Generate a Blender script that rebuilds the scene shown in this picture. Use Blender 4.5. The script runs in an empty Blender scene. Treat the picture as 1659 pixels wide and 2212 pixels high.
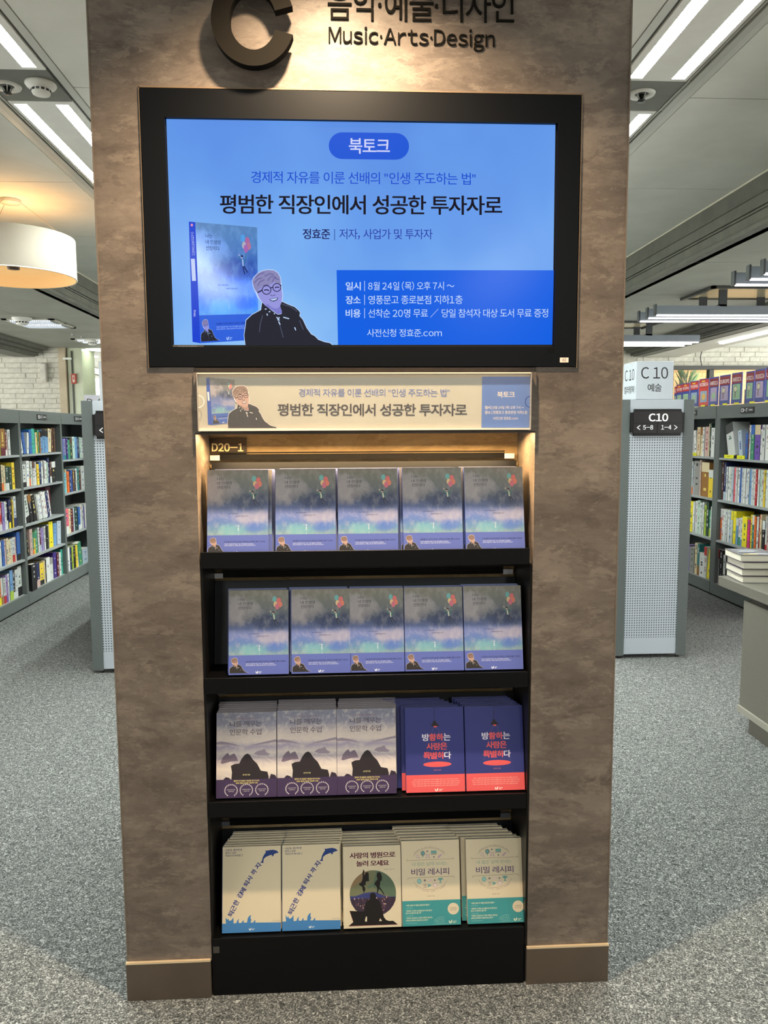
import bpy, bmesh, math, random, re
from mathutils import Vector, Matrix
random.seed(7)
C = bpy.context.scene.collection
S = bpy.context.scene

# ------------------------------------------------------------------ camera
W_, H_, FPX = 1659.0, 2212.0, 1661.0
CAM = Vector((-.0622, -2.0981, 1.6281)); YAW, PITCH, ROLL = .0508, .1045, -.0052
fw = Vector((math.sin(YAW)*math.cos(PITCH), math.cos(YAW)*math.cos(PITCH), -math.sin(PITCH)))
r0 = Vector((math.cos(YAW), -math.sin(YAW), 0)); u0 = r0.cross(fw)
rt = r0*math.cos(ROLL)+u0*math.sin(ROLL); up = -r0*math.sin(ROLL)+u0*math.cos(ROLL)
cd = bpy.data.cameras.new('camera'); co = bpy.data.objects.new('camera', cd); C.objects.link(co)
cd.sensor_fit = 'VERTICAL'; cd.sensor_height = 36; cd.lens = 36*FPX/H_; cd.clip_start = .05
co.matrix_world = Matrix(((rt.x, up.x, -fw.x, CAM.x), (rt.y, up.y, -fw.y, CAM.y), (rt.z, up.z, -fw.z, CAM.z), (0, 0, 0, 1)))
S.camera = co

# ------------------------------------------------------------------ world, exposure, big lights
S.view_settings.view_transform = 'Standard'; S.view_settings.look = 'None'
S.view_settings.gamma = 1; S.view_settings.use_curve_mapping = False
EXPO = .7; S.view_settings.exposure = EXPO; SCREEN = 2**-EXPO   # the screen keeps its own brightness
wd = bpy.data.worlds.new('world'); S.world = wd; wd.use_nodes = True
bg = wd.node_tree.nodes['Background']; bg.inputs[0].default_value = (1.0, 1.0, .94, 1); bg.inputs[1].default_value = 3.3
try:
    S.cycles.use_denoising = True; S.cycles.max_bounces = 6; S.cycles.diffuse_bounces = 3; S.cycles.sample_clamp_indirect = 4
except Exception: pass
STRIP = 125.0        # strength of the fluorescent strips
def area(name, loc, rot, sx, sy, watt, col):
    l = bpy.data.lights.new(name, 'AREA'); l.shape = 'RECTANGLE'; l.size = sx; l.size_y = sy; l.energy = watt; l.color = col
    o = bpy.data.objects.new(name, l); o.location = loc; o.rotation_euler = rot; C.objects.link(o); return o
def spot(name, loc, target, watt, col, ang, blend, rad=.03):
    l = bpy.data.lights.new(name, 'SPOT'); l.energy = watt; l.color = col; l.spot_size = math.radians(ang); l.spot_blend = blend; l.shadow_soft_size = rad
    o = bpy.data.objects.new(name, l); o.location = loc
    o.rotation_euler = (Vector(target)-Vector(loc)).to_track_quat('-Z', 'Y').to_euler(); C.objects.link(o); return o
WARM = (1.0, .70, .40)
spot('warm_downlight', (-.08, -.42, 2.97), (-.05, -.16, 0), 192, (1, .76, .50), 122, 1.0, .035)
area('shelf_light', (0, .10, 1.615), (math.radians(-14), 0, 0), .86, .02, 9.0, (1, .66, .30))
# fill lights added behind the camera for cool light on the pillar front
for x in (-1.25, 1.25, -3.6, 3.6):
    area('front_fill_light', (x, -4.6, 2.95), (0, 0, 0), .3, 2.4, 38, (.93, 1, .97))

# ------------------------------------------------------------------ pixel helpers
def ray(px, py): return fw+rt*((px-829.5)/FPX)-up*((py-1106)/FPX)
def on(px, py, ax, c):
    d = ray(px, py); t = (c-CAM[ax])/d[ax]; return CAM+d*t
def pj(x, y, z):
    d = Vector((x, y, z))-CAM; k = d.dot(fw); return 829.5+FPX*d.dot(rt)/k, 1106-FPX*d.dot(up)/k
def yat(px, X, z):
    lo, hi = -1.0, 14.0
    s = 1 if X < 0 else -1
    for _ in range(40):
        m = (lo+hi)/2
        if (pj(X, m, z)[0]-px)*s < 0: lo = m
        else: hi = m
    return (lo+hi)/2

# ------------------------------------------------------------------ materials
def lin(c): return tuple(((v/255)/12.92 if v/255 <= .04045 else ((v/255+.055)/1.055)**2.4) for v in c)
MC = {}
def M(c, rough=.55, metal=0.0, spec=.5, coat=0.0):
    k = ('m', c, rough, metal, spec, coat)
    if k in MC: return MC[k]
    m = bpy.data.materials.new('paint_%d_%d_%d' % c); m.use_nodes = True; b = m.node_tree.nodes['Principled BSDF']
    b.inputs['Base Color'].default_value = (*lin(c), 1); b.inputs['Roughness'].default_value = rough; b.inputs['Metallic'].default_value = metal
    b.inputs['Specular IOR Level'].default_value = spec; b.inputs['Coat Weight'].default_value = coat
    MC[k] = m; return m
def E(c, s=1.0, gloss=False):
    k = ('e', c, s, gloss)
    if k in MC: return MC[k]
    m = bpy.data.materials.new('glow_%d_%d_%d' % c); m.use_nodes = True; b = m.node_tree.nodes['Principled BSDF']
    b.inputs['Base Color'].default_value = (.002, .002, .002, 1); b.inputs['Emission Color'].default_value = (*lin(c), 1)
    b.inputs['Emission Strength'].default_value = s*SCREEN if s == 1 else s; b.inputs['Roughness'].default_value = .2 if gloss else .6
    b.inputs['Specular IOR Level'].default_value = .12 if gloss else 0
    MC[k] = m; return m
def nodes(name, rough=.6, spec=.4):
    m = bpy.data.materials.new(name); m.use_nodes = True; nt = m.node_tree; b = nt.nodes['Principled BSDF']
    b.inputs['Roughness'].default_value = rough; b.inputs['Specular IOR Level'].default_value = spec
    return m, nt, b
def nd(nt, t, **kw):
    n = nt.nodes.new(t)
    for k, v in kw.items():
        if k in n.inputs.keys() if hasattr(n.inputs, 'keys') else False: n.inputs[k].default_value = v
        else: setattr(n, k, v)
    return n
def ramp(nt, stops, fac):
    r = nt.nodes.new('ShaderNodeValToRGB'); cr = r.color_ramp
    while len(cr.elements) > 1: cr.elements.remove(cr.elements[-1])
    cr.elements[0].position = stops[0][0]; cr.elements[0].color = (*lin(stops[0][1]), 1)
    for p, c in stops[1:]:
        e = cr.elements.new(p); e.color = (*lin(c), 1)
    nt.links.new(fac, r.inputs[0]); return r.outputs[0]
def noise(nt, vec, scale, detail=4, rough=.6, dist=0):
    n = nt.nodes.new('ShaderNodeTexNoise'); n.inputs['Scale'].default_value = scale; n.inputs['Detail'].default_value = detail
    n.inputs['Roughness'].default_value = rough; n.inputs['Distortion'].default_value = dist
    if vec is not None: nt.links.new(vec, n.inputs['Vector'])
    return n.outputs['Fac']
def mapping(nt, src, sc, loc=(0, 0, 0)):
    m = nt.nodes.new('ShaderNodeMapping'); m.inputs['Scale'].default_value = sc; m.inputs['Location'].default_value = loc
    nt.links.new(src, m.inputs['Vector']); return m.outputs[0]
def math_(nt, op, a, b=None, c=None, clamp=False):
    n = nt.nodes.new('ShaderNodeMath'); n.operation = op; n.use_clamp = clamp
    for i, v in enumerate((a, b, c)):
        if v is None: continue
        if isinstance(v, (int, float)): n.inputs[i].default_value = v
        else: nt.links.new(v, n.inputs[i])
    return n.outputs[0]
def mixc(nt, f, a, b):
    n = nt.nodes.new('ShaderNodeMix'); n.data_type = 'RGBA'
    for s, v in ((n.inputs[0], f), (n.inputs[6], a), (n.inputs[7], b)):
        if isinstance(v, (int, float)): s.default_value = v
        elif isinstance(v, tuple): s.default_value = (*lin(v), 1)
        else: nt.links.new(v, s)
    return n.outputs[2]
def bump(nt, b, h, dist, st=1):
    n = nt.nodes.new('ShaderNodeBump'); n.inputs['Distance'].default_value = dist; n.inputs['Strength'].default_value = st
    nt.links.new(h, n.inputs['Height']); nt.links.new(n.outputs[0], b.inputs['Normal'])
def objco(nt): return nt.nodes.new('ShaderNodeTexCoord').outputs['Object']
def uvco(nt): return nt.nodes.new('ShaderNodeTexCoord').outputs['UV']

def mk_laminate(name, dark, mid, light, rough=.5):
    m, nt, b = nodes(name, rough, .35); o = objco(nt)
    wob = noise(nt, mapping(nt, o, (1, 1, 1)), 3, 3)
    n1 = noise(nt, mapping(nt, o, (1.0, 1, 1.9)), 2.8, 7, .66, .3)
    n2 = noise(nt, mapping(nt, o, (1.0, 1, 3.2), (3, 1, 2)), 7, 9, .78, .5)
    n3 = noise(nt, mapping(nt, o, (1.2, 1, 2.2), (7, 2, 5)), 13, 7, .75, 1.6)
    f = math_(nt, 'MULTIPLY_ADD', n1, .55, math_(nt, 'MULTIPLY_ADD', n2, .35, math_(nt, 'MULTIPLY', n3, .10)))
    col = ramp(nt, [(.36, dark), (.45, tuple((d+m_*2)//3 for d, m_ in zip(dark, mid))), (.53, mid), (.66, light)], f)
    for q, (sc_, th, c_, am) in enumerate(((2.6, .52, dark, .34), (4.2, .545, light, .34), (6.5, .55, dark, .42), (11.0, .57, light, .36))):
        e = noise(nt, mapping(nt, o, (1, 1, 2.2), (q*3.1, q, q*1.7)), sc_, 10, .74, .35)
        st = math_(nt, 'MULTIPLY', math_(nt, 'SUBTRACT', e, th), 30, clamp=True); col = mixc(nt, math_(nt, 'MULTIPLY', st, am), col, c_)
    scr = math_(nt, 'MULTIPLY', math_(nt, 'GREATER_THAN', noise(nt, mapping(nt, o, (1, 1, 2.0), (5, 5, 5)), 10, 8, .8, 2.2), .67), math_(nt, 'GREATER_THAN', noise(nt, o, 2.3, 2), .52))
    col = mixc(nt, math_(nt, 'MULTIPLY', scr, .45), col, dark)
    lt = math_(nt, 'MULTIPLY', math_(nt, 'LESS_THAN', noise(nt, mapping(nt, o, (1, 1, 3.0), (1, 8, 2)), 9, 8, .8, 2.0), .36), .5)
    col = mixc(nt, lt, col, light)
    nt.links.new(col, b.inputs['Base Color']); bump(nt, b, n2, .0015, .5); return m
LAM = mk_laminate('brown_laminate', (74, 64, 57), (109, 97, 87), (136, 123, 110))
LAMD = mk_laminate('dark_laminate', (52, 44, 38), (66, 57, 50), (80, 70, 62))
def mk_carpet():
    m, nt, b = nodes('carpet', .95, .1); o = objco(nt)
    n = noise(nt, o, 190, 3, .75); n2 = noise(nt, mapping(nt, o, (1, 1, 1), (4, 4, 4)), 75, 4, .7, 1.5); n3 = noise(nt, o, 1.3, 3)
    f = math_(nt, 'MULTIPLY_ADD', n, .5, math_(nt, 'MULTIPLY', n2, .5))
    col = ramp(nt, [(.38, (24, 25, 26)), (.46, (70, 72, 72)), (.53, (116, 118, 117)), (.62, (204, 205, 202))], f)
    col = mixc(nt, math_(nt, 'MULTIPLY', n3, .25), col, (98, 100, 98))
    nt.links.new(col, b.inputs['Base Color']); bump(nt, b, f, .006, .9); return m
CARPET = mk_carpet()
def mk_paint(name, c, amp=.06, sc=30, rough=.7, bmp=.0008):
    m, nt, b = nodes(name, rough, .3); o = objco(nt); n = noise(nt, o, sc, 4)
    d = tuple(max(0, int(v*(1-amp))) for v in c); l = tuple(min(255, int(v*(1+amp))) for v in c)
    nt.links.new(ramp(nt, [(.35, d), (.65, l)], n), b.inputs['Base Color']); bump(nt, b, noise(nt, o, sc*6, 3), bmp, .4); return m
CEIL = mk_paint('ceiling_white', (226, 227, 218), .02, 3); CEIL2 = mk_paint('ceiling_grey', (150, 152, 140), .03, 3)
BEAM = mk_paint('beam_grey', (104, 105, 96), .05, 9); TRACKM = mk_paint('fixture_grey', (238, 239, 232), .02, 5)
BRICKW = mk_paint('painted_brick', (208, 206, 194), .05, 14, .6, .004); MORTAR = mk_paint('painted_mortar', (188, 186, 172), .05, 14)
METG = mk_paint('shelf_grey', (104, 110, 109), .03, 60, .45, .0002); METL = mk_paint('shelf_edge_grey', (160, 166, 168), .02, 60, .4, .0002)
METD = mk_paint('gondola_grey', (88, 94, 94), .03, 80, .45, .0002)
DESK = mk_paint('desk_grey', (102, 99, 91), .03, 120, .5, .0002)
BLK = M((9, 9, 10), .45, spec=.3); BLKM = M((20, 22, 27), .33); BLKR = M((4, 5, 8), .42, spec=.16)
PAGE = mk_paint('page_edges', (208, 203, 190), .06, 200, .8)
STEEL = mk_paint('brushed_plinth', (104, 92, 80), .05, 3, .34, .0002)
STEEL.node_tree.nodes['Principled BSDF'].inputs['Metallic'].default_value = .55
def mk_peg():
    m, nt, b = nodes('perforated_panel', .45, .4); o = objco(nt)
    sep = nt.nodes.new('ShaderNodeSeparateXYZ'); nt.links.new(o, sep.inputs[0]); p = .0178
    dx = math_(nt, 'SUBTRACT', math_(nt, 'FRACT', math_(nt, 'DIVIDE', sep.outputs[0], p)), .5)
    dz = math_(nt, 'SUBTRACT', math_(nt, 'FRACT', math_(nt, 'DIVIDE', sep.outputs[2], p)), .5)
    r = math_(nt, 'SQRT', math_(nt, 'ADD', math_(nt, 'MULTIPLY', dx, dx), math_(nt, 'MULTIPLY', dz, dz)))
    h = math_(nt, 'LESS_THAN', r, .23)
    zr = math_(nt, 'MULTIPLY', math_(nt, 'GREATER_THAN', sep.outputs[2], .15), math_(nt, 'LESS_THAN', sep.outputs[2], 1.578))
    nt.links.new(mixc(nt, math_(nt, 'MULTIPLY', h, zr), (168, 175, 184), (34, 38, 44)), b.inputs['Base Color']); return m
PEG = mk_peg()
def mk_acrylic():
    m, nt, b = nodes('clear_acrylic', .04, .5)
    b.inputs['Alpha'].default_value = .06; b.inputs['Base Color'].default_value = (.5, .52, .55, 1); return m
ACR = mk_acrylic()
SHADE, nt_, b_ = nodes('lamp_shade_fabric', .8, .1); b_.inputs['Base Color'].default_value = (*lin((168, 163, 152)), 1)
b_.inputs['Emission Color'].default_value = (1, .80, .52, 1); b_.inputs['Emission Strength'].default_value = .07
INNER, nt_, b_ = nodes('lamp_lining', .6, .2); b_.inputs['Base Color'].default_value = (*lin((150, 120, 80)), 1)
b_.inputs['Emission Color'].default_value = (.83, .49, .19, 1); b_.inputs['Emission Strength'].default_value = .5

# ------------------------------------------------------------------ object helpers
def link(name, me, parent=None, mats=()):
    o = bpy.data.objects.new(name, me); C.objects.link(o)
    if parent is not None: o.parent = parent
    for m in mats: me.materials.append(m)
    return o
def tag(o, label=None, cat=None, group=None, kind=None):
    if label: o['label'] = label
    if cat: o['category'] = cat
    if group: o['group'] = group
    if kind: o['kind'] = kind
    return o
def empty(name, loc=(0, 0, 0), rz=0, label=None, cat=None, group=None, kind=None):
    o = bpy.data.objects.new(name, None); o.empty_display_size = .05; o.location = loc; o.rotation_euler = (0, 0, rz); C.objects.link(o)
    return tag(o, label, cat, group, kind)
def addbox(bm, a, b, mi=0):
    x0, y0, z0 = (min(a[i], b[i]) for i in range(3)); x1, y1, z1 = (max(a[i], b[i]) for i in range(3))
    v = [bm.verts.new(p) for p in ((x0, y0, z0), (x1, y0, z0), (x1, y1, z0), (x0, y1, z0), (x0, y0, z1), (x1, y0, z1), (x1, y1, z1), (x0, y1, z1))]
    fs = [bm.faces.new([v[i] for i in q]) for q in ((0, 3, 2, 1), (4, 5, 6, 7), (0, 1, 5, 4), (1, 2, 6, 5), (2, 3, 7, 6), (3, 0, 4, 7))]
    for f in fs: f.material_index = mi
    return fs
def done(bm, name, mats, parent=None, bev=0, smooth=False):
    if bev:
        bmesh.ops.bevel(bm, geom=[e for e in bm.edges], offset=bev, segments=1, affect='EDGES', profile=.5)
    me = bpy.data.meshes.new(name); bm.to_mesh(me); bm.free()
    if smooth:
        for p in me.polygons: p.use_smooth = True
    return link(name, me, parent, mats if isinstance(mats, (list, tuple)) else [mats])
def box(name, a, b, mat, parent=None, bev=0):
    bm = bmesh.new(); addbox(bm, a, b); return done(bm, name, mat, parent, bev)
def lathe(name, prof, mat, parent=None, loc=(0, 0, 0), seg=32, smooth=True, ax='z'):
    bm = bmesh.new(); rings = []
    for r, z in prof: rings.append([bm.verts.new((r*math.cos(2*math.pi*i/seg), r*math.sin(2*math.pi*i/seg), z)) for i in range(seg)])
    for a, b in zip(rings, rings[1:]):
        for i in range(seg):
            try: bm.faces.new((a[i], a[(i+1) % seg], b[(i+1) % seg], b[i]))
            except Exception: pass
    o = done(bm, name, mat, parent, 0, smooth); o.location = loc; return o
def tube(name, pts, r, mat, parent=None, seg=6):
    bm = bmesh.new(); rings = []
    for i, p in enumerate(pts):
        p = Vector(p); d = (Vector(pts[min(i+1, len(pts)-1)])-Vector(pts[max(i-1, 0)])).normalized()
        a = d.orthogonal().normalized(); b = d.cross(a)
        rings.append([bm.verts.new(p+a*r*math.cos(2*math.pi*k/seg)+b*r*math.sin(2*math.pi*k/seg)) for k in range(seg)])
    for a, b in zip(rings, rings[1:]):
        for k in range(seg): bm.faces.new((a[k], a[(k+1) % seg], b[(k+1) % seg], b[k]))
    bm.faces.new(rings[0]); bm.faces.new(rings[-1][::-1])
    return done(bm, name, mat, parent, 0, True)

# flat artwork: polygons and lettering in a 2-D frame, stacked in thin layers towards -y
TXT = {}; GL = {}
def one(ch):
    """outline of one character (latin ones from the wide set of the fallback font), cached"""
    k = ch
    if k not in GL:
        o_ = ord(ch); src = chr(o_+0xFEE0) if 33 <= o_ <= 126 and ch not in '."\'' else ch
        c = bpy.data.curves.new('t', 'FONT'); c.body = src; c.resolution_u = 3
        o = bpy.data.objects.new('t', c); me = bpy.data.meshes.new_from_object(o)
        vs = [(v.co.x, v.co.y) for v in me.vertices]; fs = [tuple(p.vertices) for p in me.polygons]
        bpy.data.objects.remove(o); bpy.data.curves.remove(c); bpy.data.meshes.remove(me)
        GL[k] = (vs, fs)
    return GL[k]
def glyphs(body, bold):
    k = (body, bold)
    if k not in TXT:
        vs, fs, x = [], [], 0.0
        for ch in body:
            if ch == ' ': x += .24; continue
            v, f = one(ch)
            if not v: x += .3; continue
            a, b = min(p[0] for p in v), max(p[0] for p in v)
            if 0xAC00 <= ord(ch) <= 0xD7A3: dx, adv = x, .86
            else: dx, adv = x-a+.045, (b-a)+.095
            n = len(vs); vs += [(p[0]+dx, p[1]) for p in v]; fs += [tuple(i+n for i in q) for q in f]; x += adv
        x0 = min(v[0] for v in vs); x1 = max(v[0] for v in vs); y0 = min(v[1] for v in vs); y1 = max(v[1] for v in vs)
        TXT[k] = (vs, fs, x0, y0, max(x1-x0, 1e-6), max(y1-y0, 1e-6))
    return TXT[k]
OFFS = ((-1, -.6), (1, .6), (-1, .6), (1, -.6))
class Art:
    """2-D frame: x right, y DOWN (as in a picture); fn maps (x, y) to the plane's (x, z)."""
    def __init__(s, fn): s.fn = fn; s.v = []; s.f = []; s.mi = []; s.mats = []; s.uv = []; s.step = .0001
    def mat(s, m):
        if m not in s.mats: s.mats.append(m)
        return s.mats.index(m)
    def put(s, pts, faces, m, L):
        b = len(s.v); k = s.mat(m)
        for p in pts:
            x, z = s.fn(p[0], p[1]); s.v.append((x, -L*s.step, z)); s.uv.append(p)
        for f in faces: s.f.append(tuple(b+i for i in f)); s.mi.append(k)
    def poly(s, pts, m, L=1): s.put(pts, [tuple(range(len(pts)))], m, L)
    def rect(s, x0, y0, x1, y1, m, L=1): s.poly([(x0, y0), (x1, y0), (x1, y1), (x0, y1)], m, L)
    def ell(s, cx, cy, rx, ry, m, L=1, n=24, rot=0):
        c, q = math.cos(rot), math.sin(rot)
        s.poly([(cx+rx*math.cos(a)*c-ry*math.sin(a)*q, cy+rx*math.cos(a)*q+ry*math.sin(a)*c) for a in (2*math.pi*i/n for i in range(n))], m, L)
    def line(s, pts, w, m, L=1):
        for (x0, y0), (x1, y1) in zip(pts, pts[1:]):
            d = math.hypot(x1-x0, y1-y0) or 1e-9; nx, ny = -(y1-y0)/d*w/2, (x1-x0)/d*w/2
            s.put([(x0+nx, y0+ny), (x1+nx, y1+ny), (x1-nx, y1-ny), (x0-nx, y0-ny)], [(0, 1, 2, 3)], m, L)
    def arc(s, cx, cy, rx, ry, a0, a1, w, m, L=1, n=20):
        s.line([(cx+rx*math.cos(a0+(a1-a0)*i/n), cy+ry*math.sin(a0+(a1-a0)*i/n)) for i in range(n+1)], w, m, L)
    def text(s, body, x0, y0, x1, h, m, L=2, bold=0.0, y1=None):
        """lettering whose ink spans x0..x1, its foot at y0 (left) and y1 (right), ink height h"""
        vs, fs, gx, gy, gw, gh = glyphs(body, bold); y1 = y0 if y1 is None else y1
        for q, (ox, oy) in enumerate(OFFS if bold > 0 else ((0, 0),)):
            ox *= bold/gw*(x1-x0); oy *= bold/gh*h
            s.put([(x0+ox+(x-gx)/gw*(x1-x0), y0+oy+(y1-y0)*(x-gx)/gw-(y-gy)/gh*h) for x, y in vs], fs, m, L+q*.25)
    def glyph(s, ch, cx, cy, w, h, rot, m, L=2, bold=0.0, ay=1.0):
        vs, fs, gx, gy, gw, gh = glyphs(ch, bold); c, q = math.cos(rot), math.sin(rot)
        for j, (ox, oy) in enumerate(OFFS if bold > 0 else ((0, 0),)):
            pts = []
            for x, y in vs:
                a = ((x-gx)/gw-.5)*w+ox*bold/gw*w; b = -((y-gy)/gh-.5)*h+oy*bold/gh*h; pts.append((cx+a*c-b*q, cy+(a*q+b*c)*ay))
            s.put(pts, fs, m, L+j*.25)
    def build(s, name, parent=None):
        me = bpy.data.meshes.new(name); me.from_pydata(s.v, [], s.f)
        for m in s.mats: me.materials.append(m)
        me.polygons.foreach_set('material_index', s.mi)
        uvl = me.uv_layers.new(name='UVMap')
        for lp in me.loops: uvl.data[lp.index].uv = (s.uv[lp.vertex_index][0], 1-s.uv[lp.vertex_index][1])
        me.update(); return link(name, me, parent)
def P(px, py):
    p = on(px, py, 1, 0); return p.x, p.z
ORD = ['first', 'second', 'third', 'fourth', 'fifth', 'sixth', 'seventh', 'eighth', 'ninth', 'tenth', 'eleventh', 'twelfth', 'thirteenth', 'fourteenth', 'fifteenth', 'sixteenth', 'seventeenth', 'eighteenth', 'nineteenth', 'twentieth', 'twenty-first', 'twenty-second', 'twenty-third', 'twenty-fourth', 'twenty-fifth', 'twenty-sixth', 'twenty-seventh', 'twenty-eighth', 'twenty-ninth', 'thirtieth', 'thirty-first', 'thirty-second', 'thirty-third', 'thirty-fourth', 'thirty-fifth', 'thirty-sixth']

# ================================================================== SETTING
tag(box('floor', (-7, -6, -.05), (7, 13, 0), CARPET), kind='structure', label='grey speckled loop carpet over the whole shop floor')
H1, H2 = 3.0, 2.7
tag(box('wall_light_block', (-7, -6.1, 0), (7, -6, 3.05), M((120, 112, 100), .8)), kind='structure')  # unseen wall added to hold ambient light off the pillar front
ceil = empty('ceiling', kind='structure', label='white panelled ceiling with lower grey bays each side')
def cpanels(x0, x1, y0, y1, z, ys, m, xs=None):
    xs = xs or [x0, x1]; g = .003
    yy = [y0]+[v for v in ys if y0 < v < y1]+[y1]
    for xa, xb in zip(xs, xs[1:]):
        for a, b in zip(yy, yy[1:]):
            box('ceiling_panel', (xa+g, a+g, z), (xb-g, b-g, z+.02), m, ceil)
ys = [1.19+1.19*k for k in range(-6, 10)]
RX = lambda x: x
LX = lambda x: -(x+.14)
cpanels(-1.13, .99, -6, 12, H1, ys, CEIL, [-1.13, -.07, .99])
cpanels(1.385, 2.2, -6, 12, H1, ys, CEIL); cpanels(-2.33, -1.525, -6, 12, H1, ys, CEIL)
cpanels(2.2, 3.7, -6, 8, H2, [v+.5 for v in ys], CEIL2, [2.2, 2.95, 3.7]); cpanels(-3.78, -2.33, -6, 8, H2, [v+.4 for v in ys], CEIL2, [-3.78, -3.05, -2.33])
cpanels(-7, -4.2, -6, 12, 2.59, [0, 3, 6], CEIL2); cpanels(4.3, 7, -6, 12, 2.72, [0, 3, 6], CEIL)
box('ceiling_void', (-7, -6, H1+.05), (7, 13, H1+.1), M((70, 70, 66)), ceil)
# stepped beams
def beam(name, prof, y0, y1, mat=BEAM):
    b = empty(name, kind='structure')
    for x0, x1, z0, z1 in prof: box('beam_board', (x0, y0, z0), (x1, y1, z1), mat, b, .002)
    return b
for nm, f, lab in (('trim_1', 1, 'right'), ('trim_2', -1, 'left')):
    X = 2.2 if f > 0 else -2.33
    p = [(X, X+f*.16, 2.905, H1), (X-f*.012, X+f*.1, 2.893, 2.905), (X+f*.004, X+f*.1, 2.885, 2.893), (X-f*.022, X+f*.1, 2.82, 2.885), (X-f*.006, X+f*.1, 2.808, 2.82),
         (X-f*.034, X+f*.1, 2.795, 2.808), (X-f*.034, X+f*.12, 2.735, 2.79), (X-f*.02, X+f*.1, 2.728, 2.735), (X-f*.05, X+f*.05, 2.70, 2.728)]
    b = beam(nm, [(min(a, c), max(a, c), z0, z1) for a, c, z0, z1 in p], -6, 12)
    b['label'] = 'stepped dark grey ceiling beam on the %s of the pillar' % lab
    box('edge_bead', (X-f*.006, -6, H1-.008), (X, 12, H1), M((214, 210, 190)), b)
for nm, f, X in (('trim_3', 1, 3.565), ('trim_4', -1, -3.775)):
    p = [(X, X+f*.3, 2.662, 2.70), (X+f*.065, X+f*.3, 2.628, 2.662), (X+f*.125, X+f*.3, 2.592, 2.628), (X+f*.165, X+f*.42, 2.582, 2.592)]
    b = beam(nm, [(min(a, c), max(a, c), z0, z1) for a, c, z0, z1 in p], -6, 7.95)
    b['label'] = 'stepped dark beam over the %s bookcases near the brick wall' % ('right' if f > 0 else 'left')
box('trim_5', (3.86, -6, 2.578), (4.3, 7.95, 2.72), mk_paint('soffit_white', (190, 188, 176), .02, 4)).__setitem__('kind', 'structure')
# brick back walls
def brickwall(name, x0, x1, z0, z1, y, seed, bx0, bx1, bz0, bz1, m=BRICKW, mo=MORTAR):
    w = box(name, (x0, y, z0), (x1, y+.15, z1), mo); tag(w, kind='structure')
    rnd = random.Random(seed); z = bz0; h = .064; cache = {}
    while z < bz1-.02:
        x = bx0-rnd.random()*.1
        while x < bx1:
            L = rnd.choice((.14, .2, .27, .34, .42)); a = max(x, bx0); b = min(x+L, bx1)
            if b-a > .04:
                L2 = round(b-a-.008, 3)
                if L2 not in cache:
                    bm = bmesh.new(); addbox(bm, (0, -.006, 0), (L2, 0, h-.007)); me = bpy.data.meshes.new('brick')
                    bmesh.ops.bevel(bm, geom=list(bm.edges), offset=.003, segments=1, affect='EDGES'); bm.to_mesh(me); bm.free(); me.materials.append(m); cache[L2] = me
                o = bpy.data.objects.new('brick', cache[L2]); C.objects.link(o); o.location = (a, y+rnd.random()*.005-.001, z); o.parent = w
            x += L
        z += h
    return w
wl = brickwall('wall_back_left', -7, -3.64, 0, 2.72, 8.0, 3, -4.75, -3.66, 1.88, 2.70); wl['label'] = 'white painted rough brick wall behind the left bookcases'
box('pipe_cover', (-3.885, 7.93, 2.27), (-3.815, 7.99, 2.5), BRICKW, wl, .004)
wr = brickwall('wall_back_right', 3.3, 7, 2.455, 2.72, 8.0, 5, 3.8, 5.7, 2.46, 2.72); wr['label'] = 'white painted brick wall above the dark framed opening'
tag(box('trim_6', (3.3, 8, 0), (4.21, 8.15, 2.455), BRICKW), kind='structure')
# window with dark frame, warm brick room and plant behind
wn = empty('window_1', (0, 0, 0), kind='structure', label='dark framed opening in the brick wall with a warm brick room behind')
FR = M((62, 64, 62), .4)
box('frame_rail', (4.21, 7.93, 2.415), (6.6, 8.02, 2.465), FR, wn)
for a in (4.21, 4.75, 6.0): box('frame_post', (a, 7.93, 1.0), (a+.06, 8.02, 2.42), FR, wn)
box('window_pane', (4.27, 7.99, 1.0), (6.6, 7.995, 2.415), ACR, wn)
WB = mk_paint('warm_brick', (214, 178, 128), .08, 12)
w2 = brickwall('wall_inner', 3.9, 7.4, 0, 2.72, 10.2, 9, 5.0, 6.9, 2.1, 2.55, WB, mk_paint('warm_mortar', (196, 160, 110), .05, 9)); w2['label'] = 'warm lit tan brick wall seen through the opening'
area('inner_light', (6.0, 9.4, 2.6), (math.radians(25), 0, 0), 1.2, .3, 9, (1, .78, .5))
pl = empty('potted_plant', (4.66, 8.4, 0), label='green leafy plant behind the dark window frame, above the map rack', cat='plant')
lathe('pot', [(.0, 0), (.16, 0), (.2, .5), (.17, .5), (.0, .48)], M((80, 60, 44)), pl, seg=16)
bm = bmesh.new()
rl = random.Random(4)
for i in range(900):
    a = rl.random()*6.28; rr = rl.random()*.085; z = .6+rl.random()*1.75; L = .12+.12*rl.random(); c = Vector((rr*math.cos(a), rr*math.sin(a), z))
    d = Vector((math.cos(a)*.6, math.sin(a)*.6, 1)).normalized(); s_ = d.orthogonal().normalized()*.02
    vs = [bm.verts.new(c+q) for q in (Vector(), d*L*.5+s_, d*L, d*L*.5-s_)]; bm.faces.new(vs)
done(bm, 'foliage', M((80, 150, 24), .5), pl)
tube('stem', [(0, 0, .4), (.01, 0, 1.4), (0, 0, 2.2)], .012, M((70, 80, 40)), pl)
p0, p1 = on(1516, 744, 1, 7.95), on(1514, 790, 1, 7.95)
tag(tube('cable', [p0, p0*.7+p1*.3+Vector((.005, 0, 0)), p0*.4+p1*.6-Vector((.012, 0, 0)), p1+Vector((.01, 0, 0))], .006, M((60, 62, 60))), 'dark cable hanging down the right brick wall', 'cable')
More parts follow.
